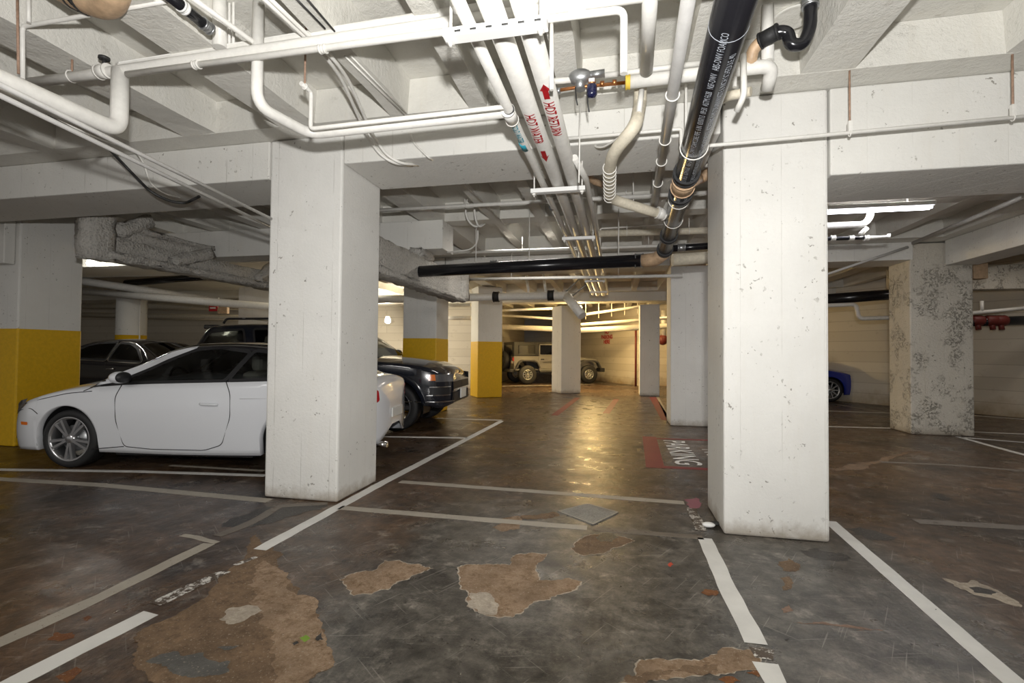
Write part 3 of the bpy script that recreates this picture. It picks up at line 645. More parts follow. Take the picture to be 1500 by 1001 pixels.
# cross pipes beyond the first beam
for (p0, p1, Y, r, m, lb) in (((545, 265), (1062, 229), 5.06, .013, m_steel, 'thin steel rod pipe, first across beyond the beam'), ((545, 276), (800, 256), 5.22, .02, m_pale, 'white pipe across just behind the steel rod pipe'),
        ((545, 309), (1062, 281), 6.15, .026, m_pale, 'white pipe across in front of the cross rib'), ((652, 371), (1062, 357), 8.2, .026, m_pale, 'white pipe across above the black crossing drain'),
        ((860, 343), (1062, 337), 7.6, .05, m_insul, 'thick cream pipe across right of the bundle'), ((652, 410), (1000, 404), 9.3, .03, m_pale, 'white pipe across below the black crossing drain'),
        ((860, 254), (1062, 240), 5.0, .022, m_pale, 'white pipe across behind the grey pipe')):
    o = pipe([fy(*p0, Y), fy(*p1, Y)], r, m, lb)
    for k in (.3, .75): hanger(o, fy(*p0, Y).lerp(fy(*p1, Y), k), (1, 0, 0), r, SOF, m_pale, m_pale)
for k, (px, y0, y1, Y) in enumerate(((927, 232, 300, 6.2), (956, 225, 305, 5.9), (982, 250, 300, 6.3))): pipe(P((px, y0 - 30, 'y', Y), (px + 1, y1, 'y', Y)), .008, m_pale, ('thin hanging rod left of the grey pipe', 'thin hanging rod behind the grey pipe', 'thin hanging rod between the grey pipe and the drain')[k], 'hanger_rod', 'rod')
pipe(P((879, 375, 'y', 7.8), (879, 335, 'y', 7.8), (975, 329, 'y', 7.8)), .013, m_pale, 'thin pipe with one corner right of the bundle', fil=.04)
for i, dx in enumerate((0, 13)): pipe(P((681 + dx, 292, 'y', 6.55), (683 + dx, 320, 'y', 6.6), (695 + dx * .5, 334, 'y', 6.7), (710, 328, 'y', 6.8)), .014, m_pale, ('outer', 'inner')[i] + ' curved conduit hooked over the cross pipe', 'conduit', 'conduit', fil=.1)
pipe(P((700, 338, 'y', 6.9), (700, 355, 'y', 7.0), (690, 366, 'y', 7.1), (655, 370, 'y', 7.1)), .012, m_pale, 'conduit falling from the hooked pair', 'conduit', 'conduit', fil=.1)
# lower white drain with black couplings
YW = 11.5; q = [fy(500, 440, YW), fy(832, 433, YW)]; o = pipe(q, .095, m_pale, 'white pipe with two black couplings beyond the sprayed girder', seg=18)
for px, py in ((727, 435), (807, 433)): coupling(o, fy(px, py, YW), (1, 0, 0), .125, .15, m_rubber)
for px, py in ((775, 434), (800, 433)): MB().tube([fy(px, py, YW), fy(px - 4, py - 30, YW + .2)], .03, 10).build('hanger_rod', m_pale, o)
pipe([fy(830, 434, YW), fy(853, 463, YW - .3)], .11, m_pale, 'short white sloping pipe end below the bundle', seg=16)
for i, (p0, p1) in enumerate((((828, 428), (857, 401)), ((838, 434), (868, 410)))): pipe([fy(*p0, YW), fy(*p1, YW)], .02, m_steel, ('upper', 'lower')[i] + ' slanting brace above the white sloping pipe end', 'brace', 'brace')
# pipes by the far wall under the warm lamp
for i, (p0, p1, Y, r) in enumerate((((850, 462), (978, 443), 19, .05), ((850, 476), (978, 466), 19.5, .06), ((735, 462), (850, 470), 20, .05), ((735, 479), (850, 484), 20.5, .11), ((850, 484), (978, 478), 20.2, .11), ((735, 455), (810, 452), 18.5, .045))):
    pipe([fy(*p0, Y), fy(*p1, Y)], r, m_pale, ('upper white pipe by the warm lamp', 'middle white pipe by the warm lamp', 'white pipe above the roof of the grey off-road car', 'fat lower pipe above the grey off-road car', 'fat lower pipe right of the warm lamp', 'short pipe left of the slim column top')[i])
for k in range(6): px = 858 + k * 19; pipe([fy(px, 440, 19.2), fy(px, 468 - k * 2, 19.2)], .014, m_pale, 'thin hanger rod in the row right of the warm lamp', 'hanger_rod', 'rod', group='rods right of the warm lamp')
# right bay pipes
YR = 7.0
pipe(P((1205, 331, 'y', YR), (1266, 329, 'y', YR), (1275, 318, 'y', YR), (1275, 300, 'y', YR)), .04, m_pale, 'white elbow pipe under the fluorescent lamp', fil=.1)
o = pipe(P((1205, 350, 'y', YR), (1272, 348, 'y', YR)), .026, m_blk, 'dark pipe below the white elbow pipe'); MB().tube(P((1272, 348, 'y', YR), (1302, 347, 'y', YR), (1302, 343, 'y', YR)), .018, 10).build('white_end', m_pale, o)
for px in (1220, 1247, 1269): coupling(o, fy(px, 349, YR), (1, 0, 0), .034, .05, m_pale)
MB().tube(P((1270, 334, 'y', YR), (1260, 344, 'y', YR)), .03, 10).build('branch', m_pale, o)
pipe(P((1205, 404, 'y', 9.75), (1330, 362, 'y', 9.75)), .022, m_grey, 'grey conduit climbing to the pitted pier', 'conduit', 'conduit')
pipe([fz(1338, 356, 3.34), fz(1500, 288, 3.34)], .03, m_grey, 'grey conduit from the pier running forward under the ceiling', 'conduit', 'conduit')
YF = 12.4
o = pipe([fy(1205, 439, YF), fy(1340, 429, YF)], .12, m_blk, 'fat black pipe across in front of the right block wall', seg=18)
pipe(P((1205, 448, 'y', 12.2), (1254, 446, 'y', 12.2), (1258, 467, 'y', 12.2), (1335, 465, 'y', 12.2)), .045, m_pale, 'white pipe with a step on the right block wall', fil=.1)
pipe(P((1410, 460, 'y', YF), (1520, 450, 'y', YF)), .04, m_pale, 'white pipe right of the pitted pier, above the red valves')
o = pipe(P((1410, 472, 'y', YF + .1), (1530, 469, 'y', YF + .1)), .10, m_blk, 'black pipe carrying red valves right of the pitted pier', seg=16)
for px in (1431, 1452, 1465): 
    c = fy(px, 470, YF + .1); MB().lathe([(.0, -.12), (.10, -.12), (.12, -.08), (.12, .08), (.10, .12), (0, .12)], c, (1, 0, 0), 20).tube([c, c + V(0, -.05, -.2)], .05, 10).build('red_valve', simple('dark_red', (.14, .02, .015), .5), o)
MB().tube([fy(1438, 441, YF), fy(1438, 457, YF)], .035, 10).build('riser', m_pale, o)
c = fy(1431, 398, 10.2); tag(MB().box((c.x - .11, c.y - .1, c.z - .14), (c.x + .11, c.y + .1, c.z + .14), .01).build('junction_box', m_tan), 'rusty square box on the side of the pitted pier', 'box')
c = fy(976, 500, 20.5); o = pipe([fy(972, 455, 20.9), fy(972, 492, 20.9)], .10, m_pale, 'white standpipe with a red end left of the plain white column'); MB().ell(fy(971, 498, 20.9), (.2, .18, .22)).build('red_cap', simple('dark_red', (.14, .02, .015), .5), o)
q = fz(933, 566); pipe([V(q.x - .06, q.y - .25, .02), V(q.x - .06, q.y - .25, 2.55)], .045, simple('dark_red', (.14, .02, .015), .5), 'dark red vertical pipe in the far wall corner')
# left rear pipes
for i, (p0, p1, Y, r, m, lb) in enumerate((((100, 409), (340, 444), 0, .11, m_grey, 'grey duct pipe descending behind the yellow-footed column'), ((100, 449), (420, 449), 14.7, .11, m_insul, 'cream pipe crossing behind the round column, middle one'), ((100, 461), (420, 467), 14.9, .095, m_insul, 'cream pipe crossing behind the round column, lowest one'),
        ((100, 406), (320, 399), 11, .045, m_pale, 'thin white pipe across near the white lamp'), ((185, 415), (340, 402), 12, .10, m_blk, 'black pipe behind the hanging girder'), ((100, 425), (420, 452), 11.8, .11, m_pale, 'white pipe above the round column'))):
    q = [fy(*p0, 10.75), fy(*p1, 13.4)] if Y == 0 else [fy(*p0, Y), fy(*p1, Y)]; pipe(q, r, m, lb)
pipe([fy(540, 440, 14), fy(600, 439, 14)], .10, m_grey, 'grey pipe end between two columns behind the dark SUV')
pipe([fy(640, 447, 15), fy(690, 447, 15)], .06, m_pale, 'white pipe between the two yellow-footed rear columns'); pipe([fy(640, 466, 15.6), fy(690, 466, 15.6)], .07, m_pale, 'lower white pipe between the two yellow-footed rear columns')
sg = empty('alarm_sign', fy(313, 450, 12.5), 'small red sign with white lines hanging near the cream pipes', 'sign'); c = fy(313, 450, 12.5)
MB().box((c.x - .15, c.y - .03, c.z - .13), (c.x + .15, c.y + .03, c.z + .12), .01).build('board', m_red, sg); MB().box((c.x - .1, c.y - .034, c.z + .03), (c.x + .1, c.y - .03, c.z + .07)).build('white_line', m_white, sg); MB().box((c.x - .1, c.y - .034, c.z - .05), (c.x + .1, c.y - .03, c.z - .01)).build('white_line', m_white, sg)
MB().tube([(c.x - .1, c.y, c.z + .1), (c.x - .22, c.y, c.z + .28)], .02, 8).tube([(c.x + .1, c.y, c.z + .1), (c.x + .18, c.y, c.z + .28)], .02, 8).build('bracket', m_pale, sg)
c = fy(326, 455, 12.5); tag(MB().box((c.x - .14, c.y - .05, c.z - .1), (c.x + .2, c.y + .05, c.z + .1), .01).build('junction_box', m_tan), 'tan box next to the small red sign', 'box')

# ------------------------------------------------------------------ lamps
def lightobj(name, typ, loc, energy, col=(1, 1, 1), **k):
    l = bpy.data.lights.new(name, typ); l.energy = energy; l.color = col
    for a, v in k.items(): setattr(l, a, v)
    o = bpy.data.objects.new(name, l); COL.objects.link(o); o.location = loc; return o
def tube_fixture(c, L, label, e, col, strength, along=(1, 0, 0), parts=True):
    t = empty('fluorescent_lamp', c, label, 'lamp'); c = Vector(c); d = Vector(along)
    M = frame(c, d, V(0, 0, 1).cross(d)); 
    MB().box((-L / 2, -.06, .02), (L / 2, .06, .075), .01, M).build('housing', m_white, t)
    em = MATS.get('tube_glow_%g' % strength) or emis('tube_glow_%g' % strength, col, strength)
    for s in (-.028, .028): MB().tube([M @ V(-L / 2 + .03, s, 0), M @ V(L / 2 - .03, s, 0)], .017, 12).build('tube', em, t)
    return t
fl = fz(1262, 309, 3.2); tube_fixture((fl.x - .1, fl.y, 3.2), 1.75, 'glowing fluorescent lamp on the ceiling right of the wide column', 0, (.90, .91, 1.0), 15)
MB_ = MB().tube([(fl.x - .4, fl.y, 3.275), (fl.x - .4, fl.y, SLAB)], .01, 8).tube([(fl.x + .5, fl.y, 3.275), (fl.x + .5, fl.y, SLAB)], .01, 8)
MB_.build('hanger_rod', m_pale, [o for o in bpy.data.objects if o.name == 'fluorescent_lamp'][0])
def bulb(loc, r, col, s, label, e, lname='bulb_lamp'):
    t = empty(lname, loc, label, 'lamp'); MB().ell(loc, (r, r, r)).build('bulb', emis(label[:20], col, s), t)
    MB().lathe([(0, r * 1.6), (r * .7, r * 1.5), (r * .8, r * .8), (0, r * .8)], loc, (0, 0, 1), 16).build('socket', m_white, t)
    lightobj('lamp_light', 'POINT', Vector(loc) + V(0, -r - .08, -.02), e, col, shadow_soft_size=.08)
WARM = (1.0, .68, .27)
bulb(fy(850, 452, 18.0), .07, WARM, 160, 'warm glowing bulb at the top of the unpainted far column', 420)
bulb(fy(132, 386, 9.2), .07, (1, .97, .9), 150, 'white glowing bulb beside the grey yellow-footed column', 14)
bulb(fy(568, 470, 15.5), .10, (1, .88, .66), 60, 'bright lamp against the pale wall behind the central column', 320)
# ------------------------------------------------------------------ light
o = lightobj('flash', 'SPOT', (.06, -.1, 1.80), 740, (1, .985, .96), shadow_soft_size=.05, spot_size=math.radians(178), spot_blend=.85)
o.matrix_world = Matrix.Translation((.06, -.1, 1.80)) @ V(-.12, .75, .66).to_track_quat('-Z', 'Y').to_matrix().to_4x4()
for x, y, e in ((-6, -1.2, 120), (2.5, -2.2, 50), (6.5, 1.5, 40)):
    o = lightobj('fill_light', 'AREA', (x, y, 3.3), e, (1, .97, .92), shape='RECTANGLE', size=1.3, size_y=.25)  # added fill around the camera, no fixture behind it
for x, y, e, c in ((-7.5, 12.4, 60, (1, .9, .68)), (-1.2, 19.5, 150, WARM), (2.2, 19.5, 32, WARM), (3.6, 7.0, 48, (1, .96, .92)), (8, 11.5, 8, (1, .9, .8)), (-1.5, 8.3, 30, (1, .95, .88)), (-1.2, 13.2, 32, (1, .9, .75))):
    lightobj('fill_light', 'AREA', (x, y, 3.38), e, c, shape='RECTANGLE', size=1.3, size_y=.25)  # added fill brightening the aisle and far bays, no fixtures modelled
w = bpy.data.worlds.new('world'); S.world = w; w.use_nodes = True; w.node_tree.nodes['Background'].inputs[0].default_value = (1, .97, .93, 1); w.node_tree.nodes['Background'].inputs[1].default_value = .35
S.view_settings.view_transform = 'Standard'; S.view_settings.look = 'None'; S.view_settings.gamma = 1; S.view_settings.use_curve_mapping = False; S.view_settings.exposure = 0
#@@FLOOR@@
# ------------------------------------------------------------------ floor paint, patches, stains
FLOOR = [o for o in bpy.data.objects if o.name == 'floor'][0]
def strip(px, w, mat, name='painted_line', parent=None, label=None, group=None, z=.0022, jag=0.0):
    pts = [fz(*p) for p in px]; d = []
    q = [pts[0]]
    for a, b in zip(pts, pts[1:]):
        n = max(1, int((b - a).length / .12))
        for i in range(1, n + 1): q.append(a.lerp(b, i / n))
    L, R = [], []
    for i, p in enumerate(q):
        t = (q[min(i + 1, len(q) - 1)] - q[max(i - 1, 0)]).normalized(); s = V(-t.y, t.x, 0)
        L.append(p + s * (w / 2 + random.uniform(-jag, jag))); R.append(p - s * (w / 2 + random.uniform(-jag, jag)))
    mb = MB(); n = len(q); vs = [V(p.x, p.y, z) for p in L + R] + [V(p.x, p.y, .0004) for p in L + R]
    fs = [(i, i + 1, n + i + 1, n + i) for i in range(n - 1)] + [(2 * n + i, 2 * n + i + 1, i + 1, i) for i in range(n - 1)] + [(n + i, n + i + 1, 3 * n + i + 1, 3 * n + i) for i in range(n - 1)]
    mb.add(vs, fs); o = mb.build(name, mat, parent)
    if label: tag(o, label, 'floor marking', group)
    return o
LW = .105
o = strip([(380, 806), (560, 708), (735, 617)], LW, m_line, label='long white line running past the central column towards the dark SUV', jag=.004)
strip([(-20, 1021), (110, 954), (222, 899)], LW * 1.05, m_line, 'near_stretch', o, jag=.005); strip([(228, 886), (280, 862), (332, 837)], LW * .85, m_lineworn, 'worn_stretch', o, jag=.012); strip([(346, 829), (374, 816)], LW * .5, m_lineworn, 'worn_stretch', o, jag=.02)
strip([(-20, 951), (150, 874), (306, 797)], .10, m_lineold, label='faded grey line left of the long white line', jag=.006)
strip([(318, 786), (360, 770), (410, 742), (480, 738)], .09, m_linefaint, 'painted_line', None, 'worn end of the faded line in the dark stain at the central column', jag=.01)
strip([(268, 784), (285, 788), (318, 796)], .05, m_lineold, 'paint_streak', None, 'short pale paint streak crossing the faded line', jag=.012)
strip([(-20, 688), (200, 691), (390, 697)], .09, m_line, label='white line beside the wheels of the white car')
strip([(-20, 701), (150, 711), (395, 734)], .11, m_lineold, label='faded line just in front of the white line by the white car')
strip([(250, 682), (388, 690)], .06, m_lineold, label='short faded line under the side of the white car')
strip([(498, 744), (700, 761), (860, 774)], .10, m_lineold, label='tan line across the bay in front of the drain plate', jag=.005); strip([(868, 775), (1030, 788)], .09, m_linefaint, 'painted_line', None, 'worn tan line from the drain plate to the wide column', jag=.006)
strip([(586, 706), (780, 720), (1002, 737)], .10, m_lineold, label='tan line across the bay behind the drain plate', jag=.004)
o = strip([(1032, 789), (1065, 860), (1108, 944)], LW, m_line, label='white line from the wide column towards the camera, left of the column', jag=.004)
strip([(1111, 950), (1118, 966)], LW, m_lineworn, 'worn_stretch', o, jag=.02); strip([(1121, 972), (1142, 1012)], LW, m_line, 'near_stretch', o, jag=.012); strip([(1014, 745), (1027, 778)], LW * .8, m_lineworn, 'worn_stretch', o, jag=.015)
strip([(1215, 764), (1350, 882), (1515, 1026)], .10, m_line, label='bright white line running from behind the wide column to the bottom right', jag=.002)
for p, w, m, l in (([(1403, 640), (1450, 653), (1520, 672)], .09, m_line, 'white line slanting forward from the foot of the pitted pier'), ([(1408, 641), (1520, 650)], .09, m_line, 'white line across from the foot of the pitted pier'),
        ([(1205, 625), (1325, 628)], .10, m_line, 'white line ending at the left foot of the pitted pier'), ([(1205, 602), (1325, 606)], .10, m_line, 'white line under the nose of the blue car'), ([(1228, 593), (1300, 605)], .10, m_lineold, 'slanting faded line by the nose of the blue car'),
        ([(1424, 633), (1520, 637)], .10, m_line, 'white line right of the pitted pier'), ([(1424, 609), (1520, 616)], .10, m_line, 'white line at the foot of the right block wall'), ([(1290, 677), (1400, 682), (1520, 692)], .09, m_linefaint, 'faint line on the open floor right of the wide column'),
        ([(1340, 764), (1520, 775)], .12, m_linefaint, 'faint broad streak beside the bright white line'),
        ([(560, 640), (684, 642)], .10, m_line, 'white bay line in front of the dark SUV wheel'), ([(640, 613), (735, 616)], .10, m_line, 'white bay line at the nose of the dark SUV'),
        ([(736, 566), (870, 563)], .12, m_line, 'pale line on the floor under the grey off-road car'),
        ([(812, 609), (846, 583)], .16, m_linered, 'red stripe in front of the unpainted far column'), ([(888, 606), (903, 585)], .16, m_linered, 'red stripe on the floor left of the slim column'), ([(956, 582), (976, 616)], .2, m_linered, 'red stripe running to the plain white column'), ([(963, 581), (980, 616)], .08, m_lineold, 'pale stripe beside the red stripe at the plain white column')):
    strip(p, w, m, label=l, jag=.004)
# NO PARKING box
a, b, c, e = fz(952, 642), fz(961, 684), fz(1075, 690), fz(1075, 646)
np_ = strip([(951, 640), (960, 686)], .22, m_linered, 'floor_lettering', None, 'NO PARKING lettering in a red frame behind the wide column')
strip([(953, 642.5), (1090, 647)], .11, m_linered, 'red_frame', np_, z=.002); strip([(958, 684), (1090, 690)], .12, m_linered, 'red_frame', np_, z=.002)
p0 = fz(971, 645.5); p1 = fz(987, 680.5); L = (p1 - p0).length; hgt = abs(fz(1003, 647).x - p0.x)
def floor_text(txt, o, L, h, name):
    mb = text_mesh(txt, 1, 0, Matrix.Identity(4), 1, .012); xs = [v.x for v in mb.v]; ys = [v.y for v in mb.v]; vs = []
    for v in mb.v:
        u = (v.x - min(xs)) / (max(xs) - min(xs)) * L; w = (v.y - min(ys)) / (max(ys) - min(ys)) * h
        vs.append(V(o.x + w, o.y - u, .0035))
    mb.v = vs; return mb.build(name, m_white, np_)
ymid = (p0.y + p1.y) / 2
floor_text('PARKING', V(p0.x, ymid + L / 2, 0), L, hgt, 'word')
floor_text('NO', V(p0.x + hgt * 1.45, ymid + L * .14, 0), L * .32, hgt, 'word')
# drain plate
pl = [fz(*p) for p in ((817, 750), (861, 738.5), (906, 751.5), (869, 769.5))]; mb = MB().prism([(p.x, p.y) for p in pl], .0005, .006)
o = tag(mb.build('drain_plate', patchmat('perforated_plate', (.20, .19, .17), (.34, .33, .30), .6, 60)), 'square grey cover plate set diagonally in the floor', 'plate')
cx = sum((p for p in pl), V(0, 0, 0)) / 4; inner = [cx + (p - cx) * .93 for p in pl]
vs = [V(p.x, p.y, .008) for p in pl] + [V(p.x, p.y, .008) for p in inner]; MB().add(vs, [(i, (i + 1) % 4, 4 + (i + 1) % 4, 4 + i) for i in range(4)]).build('rim', m_lineold, o)
# patches
def jagged(px, amp, step=.05):
    pts = [fz(*p) for p in px]; out = []
    for i, a in enumerate(pts):
        b = pts[(i + 1) % len(pts)]; n = max(1, int((b - a).length / step))
        d = (b - a).normalized(); s = V(-d.y, d.x, 0)
        def mid(p, q, h, lv):
            if lv == 0: return [p]
            m = (p + q) / 2 + s * random.uniform(-h, h) + d * random.uniform(-h, h) * .4
            return mid(p, m, h * .62, lv - 1) + mid(m, q, h * .62, lv - 1)
        lv = max(1, min(6, int(math.log2(max(2, (b - a).length / .012)))))
        out += mid(a, b, min(amp * 2.2, (b - a).length * .16), lv)
    return out
def patch(px, mat, name, amp=.010, z=.0012, rim=None):
    from mathutils.geometry import tessellate_polygon
    q = jagged(px, amp)
    def put(q, m, nm, z):
        vs = [V(p.x, p.y, z) for p in q]; tr = tessellate_polygon([vs]); MB().add(vs, [list(t) for t in tr]).build(nm, m, FLOOR)
    if rim:
        c = sum(q, V(0, 0, 0)) / len(q); put([p + (p - c).normalized() * random.uniform(.002, .014) for p in q], rim, 'chipped_edge', z - .0004)
    put(q, mat, name, z)
Z7 = lambda l: [(480 + x * .3867, 640 + y * .3867) for x, y in l]
Z6 = lambda l: [(x * .3733, 660 + y * .3733) for x, y in l]
patch(Z7([(48, 542), (80, 525), (170, 510), (215, 472), (270, 470), (300, 482), (350, 485), (395, 500), (340, 520), (280, 545), (235, 575), (160, 595), (100, 602), (75, 570)]), m_agg, 'bare_patch', rim=m_rim_pale)
patch(Z7([(495, 495), (560, 485), (690, 487), (700, 455), (760, 443), (832, 446), (795, 480), (800, 545), (860, 545), (910, 535), (962, 550), (905, 590), (860, 605), (800, 620), (750, 650), (700, 685), (620, 680), (560, 660), (530, 640), (535, 590), (500, 560), (492, 520)]), m_agg, 'bare_patch', rim=m_rim_pale)
patch(Z7([(535, 595), (600, 590), (650, 640), (640, 675), (580, 672), (530, 640)]), m_rim_pale, 'pale_patch', z=.0018)
patch(Z7([(622, 345), (660, 310), (720, 300), (735, 325), (725, 350), (660, 360)]), m_agg, 'bare_patch', amp=.02)
patch(Z7([(730, 300), (860, 285), (880, 300), (800, 312), (735, 312)]), m_aggd, 'bare_patch', amp=.02)
patch(Z7([(925, 425), (940, 400), (1000, 372), (1110, 380), (1160, 395), (1080, 420), (1050, 440), (970, 450)]), m_aggd, 'bare_patch', rim=m_rim_pale)
patch(Z7([(1012, 380), (1040, 365), (1085, 368), (1105, 385), (1070, 400), (1030, 398)]), m_oil, 'oil_stain', amp=.01, z=.0018)
patch(Z7([(1165, 880), (1190, 845), (1300, 850), (1430, 838), (1510, 800), (1640, 800), (1640, 880), (1500, 900), (1380, 905), (1250, 925), (1140, 934), (1100, 934), (1165, 915)]), m_agg, 'bare_patch', rim=m_rim_pale)
patch(Z7([(1130, 905), (1300, 885), (1480, 865), (1480, 890), (1280, 905), (1120, 925)]), m_aggd, 'dirt_streak', amp=.025, z=.002)
big = Z6([(1010, 320), (1075, 395), (1105, 400), (1100, 470), (1140, 520), (1165, 570), (1225, 575), (1250, 600), (1245, 660), (1270, 720), (1280, 770), (1310, 825), (1300, 855), (1215, 900), (1180, 950), (640, 960), (520, 800), (560, 700), (700, 640), (860, 520), (930, 440), (960, 380)])
patch(big, m_aggd, 'bare_patch', amp=.02)
patch(Z6([(1100, 470), (1140, 520), (1165, 570), (1225, 575), (1250, 600), (1245, 660), (1270, 720), (1280, 770), (1310, 825), (1300, 855), (1215, 900), (1100, 950), (1060, 800), (1020, 640), (1000, 540), (1030, 430)]), m_agg, 'bare_patch', amp=.03, z=.0018)
patch(Z6([(570, 830), (680, 790), (720, 810), (800, 795), (905, 830), (900, 870), (780, 890), (690, 880), (640, 850)]), m_greyp, 'sealer_island', amp=.02, z=.0021)
patch(Z6([(860, 665), (900, 620), (1010, 612), (1030, 630), (960, 670), (900, 685)]), m_rim_pale, 'pale_patch', amp=.02, z=.0021)
patch(Z6([(850, 775), (940, 765), (900, 785)]), m_greyp, 'sealer_island', amp=.01, z=.0021)
patch(Z6([(868, 300), (900, 270), (1040, 220), (1180, 212), (1280, 210), (1250, 235), (1120, 262), (1000, 300), (920, 305)]), m_oil, 'oil_stain', amp=.02)
patch(Z6([(185, 745), (215, 715), (285, 715), (290, 738), (240, 750)]), m_rustst, 'rust_stain', amp=.015); patch(Z6([(322, 660), (345, 650), (362, 655), (340, 672)]), m_rustst, 'rust_stain'); patch(Z6([(215, 890), (300, 850), (320, 870), (260, 925)]), m_rustst, 'rust_stain', amp=.02)
patch(Z6([(1175, 738), (1200, 726), (1218, 740), (1195, 755)]), simple('green_paint', (.18, .30, .03), .6), 'green_spot', amp=.008, z=.0026); patch(Z6([(1145, 760), (1165, 750), (1172, 758), (1152, 768)]), m_oil, 'oil_stain', amp=.004, z=.0026); patch(Z6([(1240, 735), (1262, 715), (1270, 745), (1245, 750)]), m_oil, 'oil_stain', amp=.006, z=.0026)
Z8 = lambda l: [(960 + x * .36, 660 + y * .36) for x, y in l]
patch(Z8([(1165, 520), (1240, 540), (1300, 530), (1400, 575), (1480, 620), (1490, 640), (1380, 605), (1300, 590), (1220, 555)]), m_rim_pale, 'pale_patch', amp=.03)
patch(Z8([(1275, 560), (1320, 558), (1400, 580), (1370, 590), (1300, 580)]), m_oil, 'oil_stain', amp=.015, z=.0018)
patch(Z8([(585, 405), (660, 400), (780, 425), (800, 440), (720, 450), (620, 430)]), m_oil, 'oil_stain', amp=.02)
patch(Z8([(770, 318), (830, 312), (985, 355), (960, 366), (860, 365)]), m_oil, 'oil_stain', amp=.02); patch(Z8([(1115, 185), (1160, 178), (1210, 198), (1170, 205)]), m_oil, 'oil_stain', amp=.01)
patch(Z8([(560, 705), (680, 698), (780, 710), (860, 725), (930, 735), (820, 735), (700, 722)]), simple('brick_stain', (.27, .17, .12), .7, var=.4, bump=.4), 'chipped_seam', amp=.02)
patch(Z8([(500, 455), (540, 440), (590, 465), (570, 495), (520, 490)]), m_aggd, 'bare_patch', amp=.01); patch(Z8([(505, 520), (545, 515), (555, 560), (520, 570)]), m_aggd, 'bare_patch', amp=.01); patch(Z8([(512, 645), (540, 628), (562, 655), (520, 662)]), simple('brick_stain', (.3, .2, .15), .7), 'bare_patch', amp=.01)
patch(Z8([(185, 580), (205, 565), (250, 570), (250, 592), (215, 592)]), m_rustst, 'rust_stain', amp=.006); patch(Z8([(50, 465), (65, 455), (75, 465), (60, 475)]), simple('red_spot', (.5, .06, .03), .5), 'red_spot', amp=.003)
patch(Z8([(255, 932), (300, 920), (350, 940), (300, 960)]), m_rustst, 'rust_stain', amp=.02); patch(Z8([(370, 905), (400, 895), (440, 910), (420, 925)]), m_rustst, 'rust_stain', amp=.02)
patch(Z8([(720, 90), (860, 50), (1000, 10), (1080, 5), (980, 30), (880, 55), (760, 80), (720, 95)]), m_aggd, 'dirt_streak', amp=.05)
for cx_, cy_, w in ((535, 770, 10), (1038, 793, 13), (1142, 650, 4), (1320, 636, 8)): patch(Z8([(cx_ - w, cy_), (cx_, cy_ - w * .5), (cx_ + w, cy_), (cx_, cy_ + w * .5)]), m_oil, 'oil_stain', amp=.002, z=.003)
patch(Z8([(120, 200), (170, 190), (180, 235), (140, 245)]), simple('pink_stain', (.28, .10, .13), .6), 'pink_stain', amp=.03)
c = fz(1038, 773); tag(MB().ell((c.x, c.y, .022), (.05, .035, .02)).build('crumpled_litter', m_white), 'crumpled white scrap at the foot of the wide column', 'litter')
c = fz(1047, 770); tag(MB().ell((c.x, c.y, .018), (.05, .04, .016)).build('crumpled_litter', m_dkwire), 'dark scrap behind the white scrap at the wide column', 'litter')
# red lettering on the far wall
A = V(.95, 21.45, 0); D = V(-14, 24.2, 0).normalized(); nrm = V(-D.y, D.x, 0)
def onwall(px, py): r = ray(px, py); n = V(D.y, -D.x, 0); return CP + r * ((A - CP).dot(n) / r.dot(n))
w0 = onwall(880, 485); wn = V(-D.y, D.x, 0); 
if wn.dot(CP - w0) < 0: wn = -wn
rd_ = wn.cross(V(0, 0, 1)) * -1
first = None
for i, t in enumerate(('NO', 'PARKING', 'HERE')):
    p = onwall(889, 489.5 + i * 7) + wn * .012; mb = text_mesh(t, .26, .001, Matrix.Identity(4), 1, .01); w_ = max(v.x for v in mb.v)
    M = frame(p - rd_ * w_ / 2, rd_, (0, 0, 1)); mb.v = [M @ v for v in mb.v]
    o = mb.build('wall_lettering' if first is None else 'word', m_red, first)
    if first is None: first = tag(o, 'red writing on the far wall beside the warm lamp', 'lettering')
#@@CARS@@
# ------------------------------------------------------------------ cars
from mathutils.geometry import tessellate_polygon
def sp(tab, x):
    if x <= tab[0][0]: return tab[0][1]
    if x >= tab[-1][0]: return tab[-1][1]
    for i in range(len(tab) - 1):
        if tab[i][0] <= x <= tab[i + 1][0]: break
    x0, y0 = tab[i]; x1, y1 = tab[i + 1]; h = x1 - x0; t = (x - x0) / h; s = (y1 - y0) / h
    def tan(k):
        if k == 0 or k == len(tab) - 1: return s
        a = (tab[k][1] - tab[k - 1][1]) / (tab[k][0] - tab[k - 1][0]); b = (tab[k + 1][1] - tab[k][1]) / (tab[k + 1][0] - tab[k][0])
        return 0 if a * b <= 0 else 2 * a * b / (a + b)
    m0, m1 = tan(i) * h, tan(i + 1) * h; t2, t3 = t * t, t * t * t
    return (2 * t3 - 3 * t2 + 1) * y0 + (t3 - 2 * t2 + t) * m0 + (-2 * t3 + 3 * t2) * y1 + (t3 - t2) * m1
def inside(p, poly):
    r = False; n = len(poly)
    for i in range(n):
        (x0, y0), (x1, y1) = poly[i], poly[(i + 1) % n]
        if (y0 > p[1]) != (y1 > p[1]) and p[0] < (x1 - x0) * (p[1] - y0) / (y1 - y0) + x0: r = not r
    return r
def dens(poly, step=.06):
    out = []
    for i, a in enumerate(poly):
        b = poly[(i + 1) % len(poly)]; n = max(1, int(math.dist(a, b) / step))
        out += [(a[0] + (b[0] - a[0]) * k / n, a[1] + (b[1] - a[1]) * k / n) for k in range(n)]
    return out
